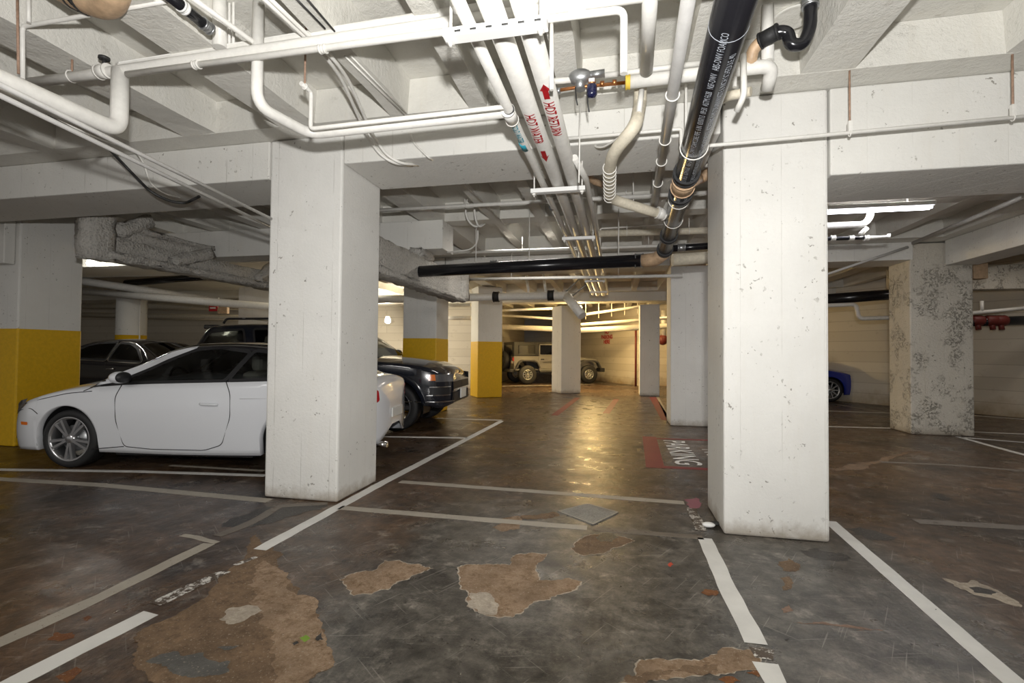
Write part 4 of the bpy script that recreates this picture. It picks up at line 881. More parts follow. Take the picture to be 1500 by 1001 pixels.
def roundp(poly, r=.04, k=4):
    out = []; n = len(poly)
    for i in range(n):
        a, b, c = [V(*poly[j % n], 0) for j in (i - 1, i, i + 1)]
        p = b + (a - b).normalized() * min(r, (a - b).length * .45); q = b + (c - b).normalized() * min(r, (c - b).length * .45)
        for j in range(k + 1): t = j / k; w = p.lerp(b, t).lerp(b.lerp(q, t), t); out.append((w.x, w.y))
    return out
def grow(poly, d):
    n = len(poly); ar = sum(poly[i][0] * poly[(i + 1) % n][1] - poly[(i + 1) % n][0] * poly[i][1] for i in range(n)); s = 1 if ar > 0 else -1; out = []
    for i in range(n):
        (x0, y0), (x1, y1) = poly[i - 1], poly[(i + 1) % n]; dx, dy = x1 - x0, y1 - y0; l = math.hypot(dx, dy) or 1
        out.append((poly[i][0] + dy / l * d * s, poly[i][1] - dx / l * d * s))
    return out
class Car:
    def __init__(s, name, loc, rz, sc, label, spec, mats):
        s.r = empty(name, loc, label, 'car', None, rz, sc); s.p = spec; s.m = mats
    def ax(s): return (s.p['xf'], s.p['xr'])
    def zb(s, x, arch=True):
        z = sp(s.p['zb'], x)
        if arch:
            for a in s.ax():
                d = abs(x - a)
                if d < s.p['Ra']: z = max(z, s.p['R'] + math.sqrt(s.p['Ra'] ** 2 - d * d))
        return z
    def ff(s, t): lo, hi = s.p.get('tuck', (.05, .03)); return 1 - lo * max(0, (.55 - t) / .55) ** 2 - hi * max(0, (t - .6) / .4) ** 2
    def side(s, x, z):                        # half width of the lower body
        zb, zs = s.zb(x, False), sp(s.p['zs'], x); return sp(s.p['hw'], x) * s.ff(min(1, max(0, (z - zb) / max(.01, zs - zb))))
    def top(s, x, y):
        ys = s.side(x, 99); u = 1 - min(1, abs(y) / ys); zs, zc = sp(s.p['zs'], x), sp(s.p['zc'], x)
        return zs + (zc - zs) * (1 - (1 - u) ** 2.4)
    def gsec(s, x):                           # section of the glasshouse
        zs = sp(s.p['zs'], x) - .004; ys = s.side(x, 99) * .985; zr = max(zs + .001, sp(s.p['zr'], x)); e = s.p.get('re', .09)
        h = max(0, zr - e - zs); k = min(1, h / .3); k = k * k * (3 - 2 * k); yt = ys + (sp(s.p['yt'], x) - ys) * k; pts = []
        for j in range(9): t = j / 8; pts.append((ys + (yt - ys) * (t * .8 + .2 * t * t), zs + h * t))
        z1 = zs + h
        for j in range(1, 11): u = j / 10; pts.append((yt * math.cos(u * PI / 2) ** .8 if u < 1 else 0, z1 + (zr - z1) * math.sin(u * PI / 2) ** .9))
        return pts
    def gside(s, x, z):
        q = s.gsec(x)
        for (y0, z0), (y1, z1) in zip(q, q[1:]):
            if z0 <= z <= z1 and z1 > z0: return y0 + (y1 - y0) * (z - z0) / (z1 - z0)
        return q[0][0] if z < q[0][1] else q[-1][0]
    def gtop(s, x, y):
        q = s.gsec(x); y = abs(y)
        for (y0, z0), (y1, z1) in zip(q, q[1:]):
            if y1 <= y <= y0 and y0 > y1: return z0 + (z1 - z0) * (y0 - y) / (y0 - y1)
        return q[0][1]
    def body(s, name='body'):
        p = s.p; n0, n1 = p['zb'][0][0], p['zb'][-1][0]
        xs = [n0 + (n1 - n0) * i / 110 for i in range(111)]
        for a in s.ax(): xs += [a + sg * p['Ra'] * math.cos(q) for sg in (1, -1) for q in [PI / 2 * i / 14 for i in range(15)]] + [a + sg * (p['Ra'] + .0006) for sg in (1, -1)]
        q = []
        for x in sorted(xs):
            if not q or x - q[-1] > 3e-4: q.append(x)
        xs = [x for x in q if n0 <= x <= n1]; NT, NU = 12, 10; sec = []
        for x in xs:
            b, bz, zs, hw = s.zb(x), s.zb(x, False), sp(p['zs'], x), sp(p['hw'], x); b = min(b, zs - .02); L = []
            ys0 = s.side(x, b); L.append((ys0 - .07, b + .004))
            for j in range(NT + 1): z = b + (zs - b) * j / NT; L.append((s.side(x, z), z))
            ys = L[-1][0]
            for j in range(1, NU + 1): y = ys * (1 - (j / NU) ** 1.0); L.append((y, s.top(x, y)))
            sec.append(L)
        m = len(sec[0]); mb = MB()
        for sg in (1, -1):
            vs = [V(x, sg * y, z) for x, L in zip(xs, sec) for y, z in L]
            fs = [(i * m + j, i * m + j + 1, (i + 1) * m + j + 1, (i + 1) * m + j) for i in range(len(xs) - 1) for j in range(m - 1)]
            mb.add(vs, fs, True)
        for k in (0, len(xs) - 1):
            L = sec[k]; mb.add([V(xs[k], y, z) for y, z in L] + [V(xs[k], -y, z) for y, z in L[::-1][1:]], [list(range(2 * m - 1))])
        s.b = mb.build(name, s.m['paint'], s.r, True)
        hwm = sp(p['hw'], 0); mb = MB().box((p['xr'] + .5, -hwm + .12, p['zb'][len(p['zb']) // 2][1] - .03), (p['xf'] - .5, hwm - .12, .5)).box((n0 + .25, -hwm + .42, p['R']), (n1 - .35, hwm - .42, p['R'] + .2))
        for a in s.ax():
            for sg in (1, -1):
                A = [math.radians(-12 + 204 * k / 20) for k in range(21)]; R = p['Ra'] + .012; y0, y1 = sg * (hwm - .42), sg * (s.side(a, p['R'] + .3) - .045)
                vs = [V(a + R * math.cos(t), y, p['R'] + R * math.sin(t)) for y in (y0, y1) for t in A]
                mb.add(vs, [(k, k + 1, 22 + k, 21 + k) for k in range(20)] + [list(range(21))], True)
        mb.build('underbody', m_rubber, s.r, True)
    def house(s, wins, shields, name='roof', mat=None):
        p = s.p; x0, x1 = p['zr'][0][0], p['zr'][-1][0]; n = int((x1 - x0) / .03); xs = [x0 + (x1 - x0) * i / n for i in range(n + 1)]; mb = MB()
        secs = [s.gsec(x) for x in xs]; m = len(secs[0])
        for sg in (1, -1):
            fs = []
            for i in range(n):
                for j in range(m - 1):
                    q = [(xs[i], *secs[i][j]), (xs[i], *secs[i][j + 1]), (xs[i + 1], *secs[i + 1][j + 1]), (xs[i + 1], *secs[i + 1][j])]
                    c = [sum(t[k] for t in q) / 4 for k in range(3)]
                    if any(inside((c[0], c[2]), grow(w, -.005)) for w in wins) and j < 11: continue
                    if any(inside((c[0], c[1]), grow(w, -.005)) for w in shields) and c[2] > sp(p['zs'], c[0]) + .0 : continue
                    fs.append([i * m + j, i * m + j + 1, (i + 1) * m + j + 1, (i + 1) * m + j])
            mb.add([V(x, sg * y, z) for x, L in zip(xs, secs) for y, z in L], fs, True)
        s.h = mb.build(name, mat or s.m['paint'], s.r, True)
    def skin(s, poly, f, mat, name, sides=(1, -1), off=.004, parent=None, axis='xz', label=None):
        q = dens(poly); tr = tessellate_polygon([[V(a, b, 0) for a, b in q]]); os = []
        bm = bmesh.new(); bv = [bm.verts.new((a, b, 0)) for a, b in q]
        for t in tr:
            try: bm.faces.new([bv[i] for i in t])
            except ValueError: pass
        for _ in range(3):
            le = [e for e in bm.edges if e.calc_length() > .09]
            if not le: break
            bmesh.ops.subdivide_edges(bm, edges=le, cuts=1); bmesh.ops.triangulate(bm, faces=bm.faces[:])
        bm.verts.index_update(); q = [(v.co.x, v.co.y) for v in bm.verts]; tr = [[v.index for v in fc.verts] for fc in bm.faces]; bm.free()
        for sg in sides:
            vs = [V(a, sg * (f(a, b) + off), b) if axis == 'xz' else V(a, b, f(a, b) + off) for a, b in q]
            o = MB().add(vs, [list(t) for t in tr], True).build(name, mat, parent or s.r, True); os.append(o)
            if label: o['label'] = label
        return os
    def rim(s, poly, f, name, d0=-.012, d1=.028, sides=(1, -1), axis='xz', mat=None, off=.006):
        a, b = dens(poly), None; i_, o_ = grow(a, d0), grow(a, d1); n = len(a)
        for sg in sides:
            g = lambda t, k: V(t[0], sg * (f(*t) + k), t[1]) if axis == 'xz' else V(t[0], t[1], f(*t) + k)
            MB().add([g(t, off) for t in i_] + [g(t, off) for t in o_], [(k, (k + 1) % n, n + (k + 1) % n, n + k) for k in range(n)]).build(name, mat or m_dark, s.r, True)
    def seam(s, pts, name='panel_gap', sides=(1, -1), r=.0045, f=None, parent=None, mat=None):
        q = [V(x, (f or s.side)(x, z) + r * .25, z) for x, z in pts]; q = fillet(q, .05)
        for sg in sides: MB().tube([V(v.x, sg * v.y, v.z) for v in q], r, 6).build(name, mat or m_dark, parent or s.b, True)
    def wheels(s, nsp, rimr, mat, yo=None, wspoke=.05, twin=False, w=.215):
        R = s.p['R']
        for a in s.ax():
            for sg in (1, -1):
                y = sg * ((yo or s.side(a, R + .32)) - .035); c = V(a, y, R); A = (0, sg, 0)
                t = MB().lathe([(rimr, -w), (R - .02, -w), (R, -w + .03), (R, -.035), (R - .012, -.012), (R - .06, .0), (rimr + .02, -.004), (rimr, -.012)], c, A, 44).build('wheel', m_rubber, s.r, True)
                mb = MB().lathe([(rimr + .004, -w), (rimr - .018, -w * .7), (rimr - .02, -.03), (rimr - .004, -.004), (rimr + .008, -.008)], c, A, 44)
                mb.lathe([(0, -.006), (.045, -.01), (.062, -.03), (.062, -.07), (0, -.07)], c, A, 20)
                for k in range(nsp):
                    an = 2 * PI * k / nsp + (PI / nsp * .45 * (1 if k % 2 else -1) if twin else 0); d = V(math.cos(an), 0, math.sin(an)); tt = V(-math.sin(an), 0, math.cos(an)); nn = V(0, sg, 0)
                    r0, r1 = .045, rimr - .008; w0, w1 = wspoke * .45, wspoke * .5; vs = []
                    for rr, ww, hh, dd in ((r0, w0, -.012, -.05), (r1, w1, -.010, -.045)):
                        vs += [c + d * rr + tt * ww + nn * dd, c + d * rr + tt * ww * .6 + nn * hh, c + d * rr - tt * ww * .6 + nn * hh, c + d * rr - tt * ww + nn * dd]
                    mb.add(vs, [(0, 1, 2, 3), (7, 6, 5, 4), (0, 4, 5, 1), (1, 5, 6, 2), (2, 6, 7, 3), (3, 7, 4, 0)])
                r = mb.build('rim', mat, t, True)
                MB().lathe([(0, -.075), (rimr * .62, -.075), (rimr * .62, -.095), (0, -.095)], c, A, 28).build('brake_disc', m_steel, t, True)
    def windows(s, side, front=None, rear=None, glass=None, sides=(1, -1)):
        g = glass or m_glass; side = [roundp(w, .045) for w in side]; sh = [roundp(w, .06) for w in (front, rear) if w]
        s.house(side, sh, mat=s.m.get('roof'))
        for w in side: s.skin(w, s.gside, g, 'side_window'); s.rim(w, s.gside, 'window_trim')
        for w, nm in ((front, 'windshield'), (rear, 'rear_window')):
            if w: ww = roundp(w, .06); s.skin(ww, s.gtop, g, nm, (1,), axis='xy'); s.rim(ww, s.gtop, 'window_trim', sides=(1,), axis='xy')
    def mirror(s, x, z, mat, size=(.085, .105, .065), sides=(1, -1)):
        for sg in sides:
            y = sg * (s.side(x, 99) + .1); o = MB().ell((x, y, z), size).build('door_mirror', mat, s.r, True)
            MB().tube([(x, y - sg * .13, z - .04), (x, y - sg * .03, z - .03)], .025, 8).build('mirror_arm', m_dark, o, True); MB().ell((x - size[0] * .55, y, z), (size[0] * .5, size[1] * .93, size[2] * .93)).build('mirror_glass', m_dark, o, True)
    def handle(s, x, z, mat, L=.2, sides=(1, -1)):
        for sg in sides:
            y = s.side(x, z); o = MB().tube([(x - L / 2, sg * (y - .002), z), (x - L / 2 + .03, sg * (y + .028), z + .002), (x + L / 2 - .03, sg * (y + .028), z + .004), (x + L / 2, sg * (y - .002), z + .005)], .014, 8, fil=.02).build('door_handle', mat, s.r, True)
            s.skin(roundp([(x - L * .36, z - .03), (x + L * .36, z - .03), (x + L * .36, z + .035), (x - L * .36, z + .035)], .03), s.side, m_dark if mat is m_dark else s.m['paint'], 'handle_recess', (sg,), .001, o)
# ---- white convertible hatch
ws = dict(xf=1.29, xr=-1.29, R=.322, Ra=.372,
  zb=[(-2.24, .45), (-2.18, .30), (-1.8, .25), (-1.0, .19), (0, .18), (1.0, .19), (1.75, .19), (2.05, .18), (2.17, .24)],
  zs=[(-2.24, .72), (-2.2, .88), (-2.08, .97), (-1.7, 1.0), (-1.2, .995), (-.6, .975), (0, .955), (.5, .935), (.85, .91), (1.2, .875), (1.6, .80), (1.9, .70), (2.08, .60), (2.17, .48)],
  zc=[(-2.24, .74), (-2.2, .92), (-2.05, 1.03), (-1.6, 1.06), (0, 1.06), (.9, 1.01), (1.2, .985), (1.6, .90), (1.9, .79), (2.08, .66), (2.17, .50)],
  hw=[(-2.24, .22), (-2.2, .46), (-2.10, .66), (-1.92, .79), (-1.7, .86), (-1.2, .89), (0, .897), (1.0, .893), (1.5, .878), (1.75, .855), (1.95, .79), (2.10, .67), (2.19, .40)],
  zr=[(-1.95, 1.0), (-1.75, 1.06), (-1.35, 1.25), (-.9, 1.385), (-.4, 1.42), (.1, 1.405), (.32, 1.36), (.62, 1.20), (.95, 1.02), (1.12, .90)],
  yt=[(-1.95, .70), (-1.2, .62), (-.4, .62), (.3, .60), (.8, .68), (1.12, .74)], re=.085)
for k_ in ('zb', 'zs', 'zc', 'hw'): ws[k_] = [(x if x > -1.9 else -1.9 + (x + 1.9) * .72, v) for x, v in ws[k_]]
pw = paint('white_car_paint', (.80, .82, .86), rough=.2); pb = paint('gloss_black_paint', (.012, .012, .016), rough=.12)
hd = math.radians(8.5); fwd = V(-math.cos(hd), -math.sin(hd), 0); left = V(-fwd.y, fwd.x, 0); k = 1.05
wc = fz(97, 687); o0 = wc - (fwd * ws['xf'] + left * .86) * k
C1 = Car('car', (o0.x, o0.y, .001), math.atan2(fwd.y, fwd.x), k, 'white two-door car with silver wheels parked behind the central white column', ws, {'paint': pw, 'roof': pb})
C1.body()
C1.windows([[(.72, .958), (-.50, .995), (-.66, 1.30), (-.30, 1.345), (-.02, 1.325), (.26, 1.20)], [(-.55, .998), (-1.55, 1.045), (-1.32, 1.17), (-.95, 1.29), (-.71, 1.32)]],
  [(1.02, -.60), (.36, -.53), (.30, 0), (.36, .53), (1.02, .60), (1.09, 0)], [(-1.0, -.5), (-1.62, -.52), (-1.62, .52), (-1.0, .5)])
C1.skin(roundp([(.22, -.50), (-.75, -.50), (-.75, .50), (.22, .50)], .08), C1.gtop, pb, 'roof_panel', (1,), axis='xy', off=.006)
C1.seam([(.66, .93), (.72, .80), (.70, .55), (.62, .26), (.3, .235), (-.30, .235), (-.50, .30), (-.60, .60), (-.59, .85), (-.53, .985)], 'door_gap')
C1.skin([(1.08, .905), (.78, .955), (.30, 1.215), (.0, 1.345), (.02, 1.372), (.30, 1.30), (.62, 1.135), (.93, .985)], C1.gside, pw, 'windshield_pillar', off=.008)
C1.skin([(-.95, 1.335), (-1.0, 1.30), (-1.36, 1.18), (-1.58, 1.06), (-1.9, 1.01), (-1.7, 1.07), (-1.4, 1.20)], C1.gside, pw, 'rear_pillar', off=.008)
C1.seam([(1.0, .22), (.62, .26)], 'sill_gap'); C1.seam([(1.64, .60), (1.74, .66), (1.92, .63), (2.05, .58)], 'bumper_gap'); C1.seam([(1.0, .86), (1.3, .83), (1.6, .765), (1.85, .70)], 'hood_gap')
C1.seam([(.98, .95 - .04), (1.10, .86)], 'hood_gap'); C1.seam([(-.70, .80), (-1.4, .82), (-2.1, .78)], 'body_crease', r=.003, mat=pw)
C1.handle(-.36, .735, pw); C1.mirror(.60, 1.02, pw)
C1.skin([(2.12, .60), (2.06, .66), (1.93, .735), (1.80, .765), (1.86, .68), (1.98, .60), (2.09, .57)], C1.side, m_head, 'headlight', off=.012); C1.skin(roundp([(1.88, .47), (1.77, .47), (1.77, .505), (1.89, .505)], .012), C1.side, m_orange, 'side_marker', off=.005)
C1.skin([(2.165, .30), (2.10, .28), (2.06, .30), (2.11, .40), (2.165, .42)], C1.side, m_dark, 'lower_grille', off=.004)
C1.skin(roundp([(-2.11, .74), (-1.97, .76), (-1.92, .84), (-1.97, .92), (-2.10, .90)], .04), C1.side, m_tail, 'tail_lamp', off=.02)
MB().box((-2.165, -.2, .54), (-2.15, .2, .65)).build('licence_plate', m_plate, C1.r, True)
MB().tube([(-2.2, .5, .27), (-2.05, .5, .27)], .035, 12).build('exhaust', m_chrome, C1.r, True)
C1.wheels(10, .238, m_alloy, wspoke=.045, twin=True)
for sg in (1, -1):
    MB().box((-.55, sg * .36 - .24, .5), (.0, sg * .36 + .24, .66), .05).box((-.70, sg * .36 - .22, .62), (-.5, sg * .36 + .22, 1.08), .06).build('seat', m_seat, C1.r, True); MB().box((-.68, sg * .36 - .13, 1.08), (-.56, sg * .36 + .13, 1.27), .05).build('headrest', m_seat, C1.r, True)
MB().box((.42, -.68, .72), (.98, .68, .93), .05).build('dashboard', m_dark, C1.r, True); MB().lathe([(.17, -.012), (.185, 0), (.17, .012), (.155, 0), (.17, -.012)], (.36, .36, .95), (-1, 0, .4), 24).build('steering_wheel', m_dark, C1.r, True)
MB().box((-1.9, -.70, .55), (.9, .70, .6)).box((-1.5, -.6, .6), (-.95, .6, .98), .06).build('interior', m_dark, C1.r, True)
# ---- dark SUV
ss = dict(xf=1.395, xr=-1.395, R=.39, Ra=.47,
  zb=[(-2.5, .62), (-2.4, .50), (-1.8, .45), (-.9, .42), (.9, .42), (1.9, .42), (2.12, .38), (2.28, .44)],
  zs=[(-2.5, .95), (-2.45, 1.1), (-2.2, 1.17), (-1, 1.15), (0, 1.13), (.8, 1.12), (1.3, 1.09), (1.8, 1.04), (2.08, .96), (2.28, .82)],
  zc=[(-2.5, .97), (-2.45, 1.12), (-2.2, 1.2), (0, 1.22), (.95, 1.23), (1.3, 1.21), (1.8, 1.155), (2.08, 1.06), (2.22, .96), (2.28, .84)],
  hw=[(-2.5, .75), (-2.4, .88), (-2.0, .93), (-1, .945), (0, .945), (1.2, .955), (1.7, .955), (1.95, .91), (2.12, .82), (2.28, .58)],
  zr=[(-2.45, 1.12), (-2.35, 1.32), (-2.15, 1.66), (-2.0, 1.755), (-1.2, 1.79), (-.4, 1.79), (.15, 1.74), (.42, 1.62), (.75, 1.40), (1.05, 1.14)],
  yt=[(-2.45, .74), (-1, .70), (.2, .68), (.7, .76), (1.05, .84)], re=.07, tuck=(.06, .02))
pd = paint('dark_blue_grey_paint', (.010, .013, .022), rough=.15)
k = 1.07; hd = math.radians(5); fwd = V(math.cos(hd), math.sin(hd), 0); rgt = V(fwd.y, -fwd.x, 0); wc = fz(600, 633); o0 = wc - (fwd * ss['xf'] + rgt * .90) * k - fwd * .27
C2 = Car('suv', (o0.x, o0.y, .001), hd, k, 'dark blue-grey SUV with roof rack, nose showing right of the central column', ss, {'paint': pd})
C2.body()
C2.windows([[(.70, 1.20), (-.10, 1.21), (-.10, 1.66), (.15, 1.655), (.38, 1.54)], [(-.20, 1.21), (-1.05, 1.215), (-1.22, 1.66), (-.20, 1.67)], [(-1.22, 1.22), (-2.20, 1.24), (-2.02, 1.60), (-1.42, 1.655)]],
  [(.98, -.70), (.36, -.60), (.30, 0), (.36, .60), (.98, .70), (1.04, 0)], [(-2.12, -.56), (-2.38, -.62), (-2.38, .62), (-2.12, .56)], glass=m_glass)
MB().box((-2.26, -.64, 1.67), (-1.98, .64, 1.745), .02).build('rear_spoiler', pd, C2.r, True)
for sg in (1, -1):
    MB().tube([(-1.9, sg * .6, 1.77), (-1.85, sg * .6, 1.85), (-.1, sg * .6, 1.86), (.05, sg * .6, 1.77)], .02, 8, fil=.05).build('roof_rail', m_dark, C2.r, True)
for x in (-1.5, -.4): MB().box((x - .03, -.62, 1.85), (x + .03, .62, 1.875), .008).build('roof_bar', m_steel, C2.r, True)
arc = lambda a, R, n=18: [(a + R * math.cos(PI * (1.02 - 1.04 * i / n)), .40 + R * math.sin(PI * (1.02 - 1.04 * i / n))) for i in range(n + 1)]
for a in C2.ax():
    q = [(x, max(z, .43)) for x, z in arc(a, .545)]; q2 = [(x, max(z, .43)) for x, z in arc(a, .462)]; n = len(q)
    for sg in (1, -1):
        vs = [V(x, sg * (C2.side(x, z) + .004), z) for x, z in q] + [V(x, sg * (C2.side(x, z) + .042), z) for x, z in q2] + [V(x, sg * (C2.side(x, z) - .06), z) for x, z in q2]
        MB().add(vs, [(i, i + 1, n + i + 1, n + i) for i in range(n - 1)] + [(n + i, n + i + 1, 2 * n + i + 1, 2 * n + i) for i in range(n - 1)], True).build('wheel_arch_flare', pd, C2.r, True)
C2.seam([(.95, 1.10), (.98, .9), (.9, .55), (.7, .47), (-.05, .47), (-.12, .9), (-.14, 1.13)], 'door_gap'); C2.seam([(-.18, 1.13), (-.18, .47), (-.85, .47), (-1.0, .7), (-1.08, 1.14)], 'door_gap'); C2.seam([(1.0, 1.085), (1.6, 1.03), (2.0, .97)], 'hood_gap')
C2.handle(.05, .98, m_chrome); C2.handle(-.95, 1.0, m_chrome); C2.mirror(.72, 1.25, pd, (.09, .11, .09))
def front(mat, name, y0, y1, z0, z1, dx=.012, parent=None, sides=(1, -1)):           # patch wrapped round the nose
    for sg in sides:
        vs = []; nn = 10
        for i in range(nn + 1):
            y = y0 + (y1 - y0) * i / nn
            for z in (z0, z1):
                lo, hi = 1.2, C2.p['zb'][-1][0]
                for _ in range(30):
                    mid = (lo + hi) / 2
                    if C2.side(mid, z) > y: lo = mid
                    else: hi = mid
                vs.append(V(lo + dx, sg * (y + dx * .5), z))
        MB().add(vs, [(2 * i, 2 * i + 1, 2 * i + 3, 2 * i + 2) for i in range(nn)]).build(name, mat, parent or C2.r, True)
front(m_head, 'headlight', .58, .87, .81, .93); front(m_orange, 'turn_signal', .865, .912, .83, .93, .014); front(m_dark, 'grille', 0, .58, .66, .80, .010)
front(m_dark, 'fog_lamp', .66, .90, .60, .72, .014); front(m_chrome, 'grille_bar', 0, .58, .65, .68, .018); front(m_dark, 'lower_grille', 0, .6, .46, .62, .014)
for z0, z1 in ((.585, .60), (.72, .735)): front(m_chrome, 'fog_lamp_bezel', .65, .91, z0, z1, .024)
front(m_chrome, 'bumper_trim', .55, .93, .475, .495, .022)
MB().box((2.31, -.2, .50), (2.33, .2, .66)).build('licence_plate', m_plate, C2.r, True)
C2.wheels(5, .255, simple('dark_alloy', (.14, .14, .15), .3, metal=.8), wspoke=.10, w=.25)
MB().box((-2.2, -.75, .7), (1.0, .75, .75)).box((-.6, -.65, .75), (-.3, -.1, 1.4), .06).box((-.6, .1, .75), (-.3, .65, 1.4), .06).build('interior', m_dark, C2.r, True)
# ---- black sedan and blue car share one body shape
es = dict(xf=1.42, xr=-1.40, R=.325, Ra=.37,
  zb=[(-2.4, .5), (-2.3, .32), (-1.8, .24), (-1, .2), (1, .2), (1.9, .2), (2.2, .2), (2.36, .28)],
  zs=[(-2.4, .78), (-2.34, .93), (-2.1, 1.0), (-1.5, .99), (-.5, .96), (.3, .94), (.9, .92), (1.4, .86), (1.9, .77), (2.2, .67), (2.36, .54)],
  zc=[(-2.4, .8), (-2.34, .97), (-2.1, 1.06), (-1.4, 1.07), (0, 1.06), (1.0, 1.02), (1.5, .95), (1.95, .84), (2.2, .72), (2.36, .56)],
  hw=[(-2.4, .58), (-2.3, .74), (-1.9, .87), (-1, .91), (0, .915), (1.2, .905), (1.8, .86), (2.1, .74), (2.25, .58), (2.36, .34)],
  zr=[(-1.95, 1.02), (-1.6, 1.12), (-1.1, 1.33), (-.6, 1.43), (-.1, 1.45), (.3, 1.42), (.55, 1.33), (.9, 1.14), (1.2, .92)],
  yt=[(-1.95, .70), (-.6, .62), (.3, .60), (.8, .70), (1.2, .76)], re=.075)
swin = [[(.86, .98), (.02, 1.005), (.02, 1.345), (.28, 1.335), (.5, 1.25)], [(-.06, 1.01), (-.92, 1.035), (-.98, 1.20), (-.80, 1.29), (-.5, 1.345), (-.06, 1.36)], [(-1.0, 1.04), (-1.42, 1.06), (-1.22, 1.17), (-1.04, 1.23)]]
sfr = [(1.10, -.64), (.50, -.55), (.45, 0), (.50, .55), (1.10, .64), (1.16, 0)]; srr = [(-1.15, -.5), (-1.72, -.55), (-1.72, .55), (-1.15, .5)]
p = fy(243, 513, 9.4); cxw = V(p.x - 1.12, 9.95, .001)
C3 = Car('car', cxw, math.radians(-2), 1.13, 'glossy black sedan parked beyond the white car', es, {'paint': pb}); C3.body(); C3.windows(swin, sfr, srr)
C3.seam([(.95, .91), (.98, .7), (.85, .3), (.1, .27), (-.02, .6), (-.02, .95)], 'door_gap'); C3.handle(.15, .82, m_chrome); C3.handle(-.85, .84, m_chrome); C3.wheels(5, .22, m_alloy, wspoke=.07)
for w in swin[:2]: C3.rim(roundp(w, .045), C3.gside, 'chrome_trim', .026, .042, mat=m_chrome, off=.009)
MB().box((-1.6, -.7, .55), (.9, .7, .6)).build('interior', m_dark, C3.r, True)
pbl = paint('blue_car_paint', (.012, .03, .30), rough=.15)
es2 = dict(es); nb = fz(1252, 588); C4 = Car('car', (nb.x - 2.36 * 1.06 + .16, nb.y + .45, .001), 0, 1.06, 'bright blue car whose nose shows between the wide column and the pitted pier', es2, {'paint': pbl}); C4.body(); C4.windows(swin, sfr, srr); C4.wheels(10, .23, m_alloy, wspoke=.04)
C4.skin([(2.27, .62), (2.10, .70), (1.92, .735), (2.05, .64), (2.2, .59)], C4.side, m_head, 'headlight', off=.014); C4.skin([(2.12, .645), (2.0, .69), (1.94, .70), (2.04, .635)], C4.side, m_orange, 'turn_signal', off=.024); C4.skin([(2.3, .34), (2.15, .32), (2.2, .44), (2.3, .44)], C4.side, m_dark, 'bumper_vent'); MB().box((2.0, -.7, .16), (2.42, .7, .2), .01).build('front_splitter', m_dark, C4.r, True); C4.mirror(.80, 1.03, pbl)
C4.skin(roundp([(-2.34, .70), (-2.1, .74), (-2.05, .84), (-2.3, .86)], .03), C4.side, m_tail, 'tail_lamp', off=.006)
# ---- grey off-road car
wr, wf = fz(776, 563), fz(858, 562); dv = (wf - wr); fwd = V(math.cos(math.radians(30)), math.sin(math.radians(30)), 0); rgt = V(fwd.y, -fwd.x, 0); k = 1.0; mid = (wr + wf) / 2
org = mid - rgt * .78
J = empty('offroad_car', (org.x, org.y, .001), 'grey boxy off-road car with black hardtop parked against the far wall', 'car', None, math.radians(30), k)
pj_ = paint('grey_offroad_paint', (.20, .195, .185), rough=.3); m_top = simple('black_hardtop', (.015, .015, .016), .5)
def jb(name, mat, *bx, par=None, bev=.02):
    mb = MB()
    for lo, hi in bx: mb.box(lo, hi, bev)
    return mb.build(name, mat, par or J, True)
XR_, XF_, RJ = -1.475, 1.475, .415
tub = MB()
def sideprof(y0, y1):
    pts = [(-2.08, .62), (-2.08, 1.22), (.78, 1.22), (.78, 1.12), (1.0, 1.1), (1.0, .58), (-.88, .58), (-1.02, .86), (-1.25, 1.0), (-1.70, 1.0), (-1.93, .86), (-1.97, .62)]
    M = Matrix(((1, 0, 0, 0), (0, 0, 1, 0), (0, 1, 0, 0), (0, 0, 0, 1))); return tub.prism(pts, y0, y1, M)
sideprof(-.78, -.70); sideprof(.70, .78); tub.box((-2.08, -.76, .62), (-2.0, .76, 1.22)).box((.72, -.76, .62), (.98, .76, 1.2)).box((-2.0, -.75, .60), (.9, .75, .66)); tub.build('body', pj_, J, True)
hood = MB(); vs = [V(x, y, z) for x, w, z0, z1 in ((.9, .72, .62, 1.2), (2.02, .56, .66, 1.12)) for y, z in ((-w, z0), (-w, z1 - .05), (-w * .85, z1), (w * .85, z1), (w, z1 - .05), (w, z0))]
hood.add(vs, [tuple(range(6))[::-1], tuple(range(6, 12))] + [(i, (i + 1) % 6, 6 + (i + 1) % 6, 6 + i) for i in range(6)]).build('hood', pj_, J, True)
jb('grille', m_dark, ((2.0, -.5, .68), (2.06, .5, 1.08))); jb('front_bumper', m_dark, ((2.05, -.85, .52), (2.28, .85, .70))); jb('rear_bumper', m_dark, ((-2.28, -.8, .52), (-2.08, .8, .66)))
for s_ in (1, -1): MB().lathe([(0, .02), (.085, .015), (.09, -.02), (0, -.02)], (2.06, s_ * .42, .93), (1, 0, 0), 18).build('headlight', m_head, J, True)
jb('hardtop', m_top, ((-2.08, -.74, 1.76), (.42, .74, 1.84)), ((-2.08, -.75, 1.22), (-2.0, .75, 1.8)), ((-2.05, .66, 1.22), (-1.86, .745, 1.8)), ((-2.05, -.745, 1.22), (-1.86, -.66, 1.8)), ((-1.10, .66, 1.22), (-.92, .745, 1.8)), ((-1.10, -.745, 1.22), (-.92, -.66, 1.8)), ((-1.9, .68, 1.22), (-1.0, .745, 1.32)), ((-1.9, -.745, 1.22), (-1.0, -.68, 1.32)), ((-1.9, .68, 1.68), (-1.0, .745, 1.8)), ((-1.9, -.745, 1.68), (-1.0, -.68, 1.8)))
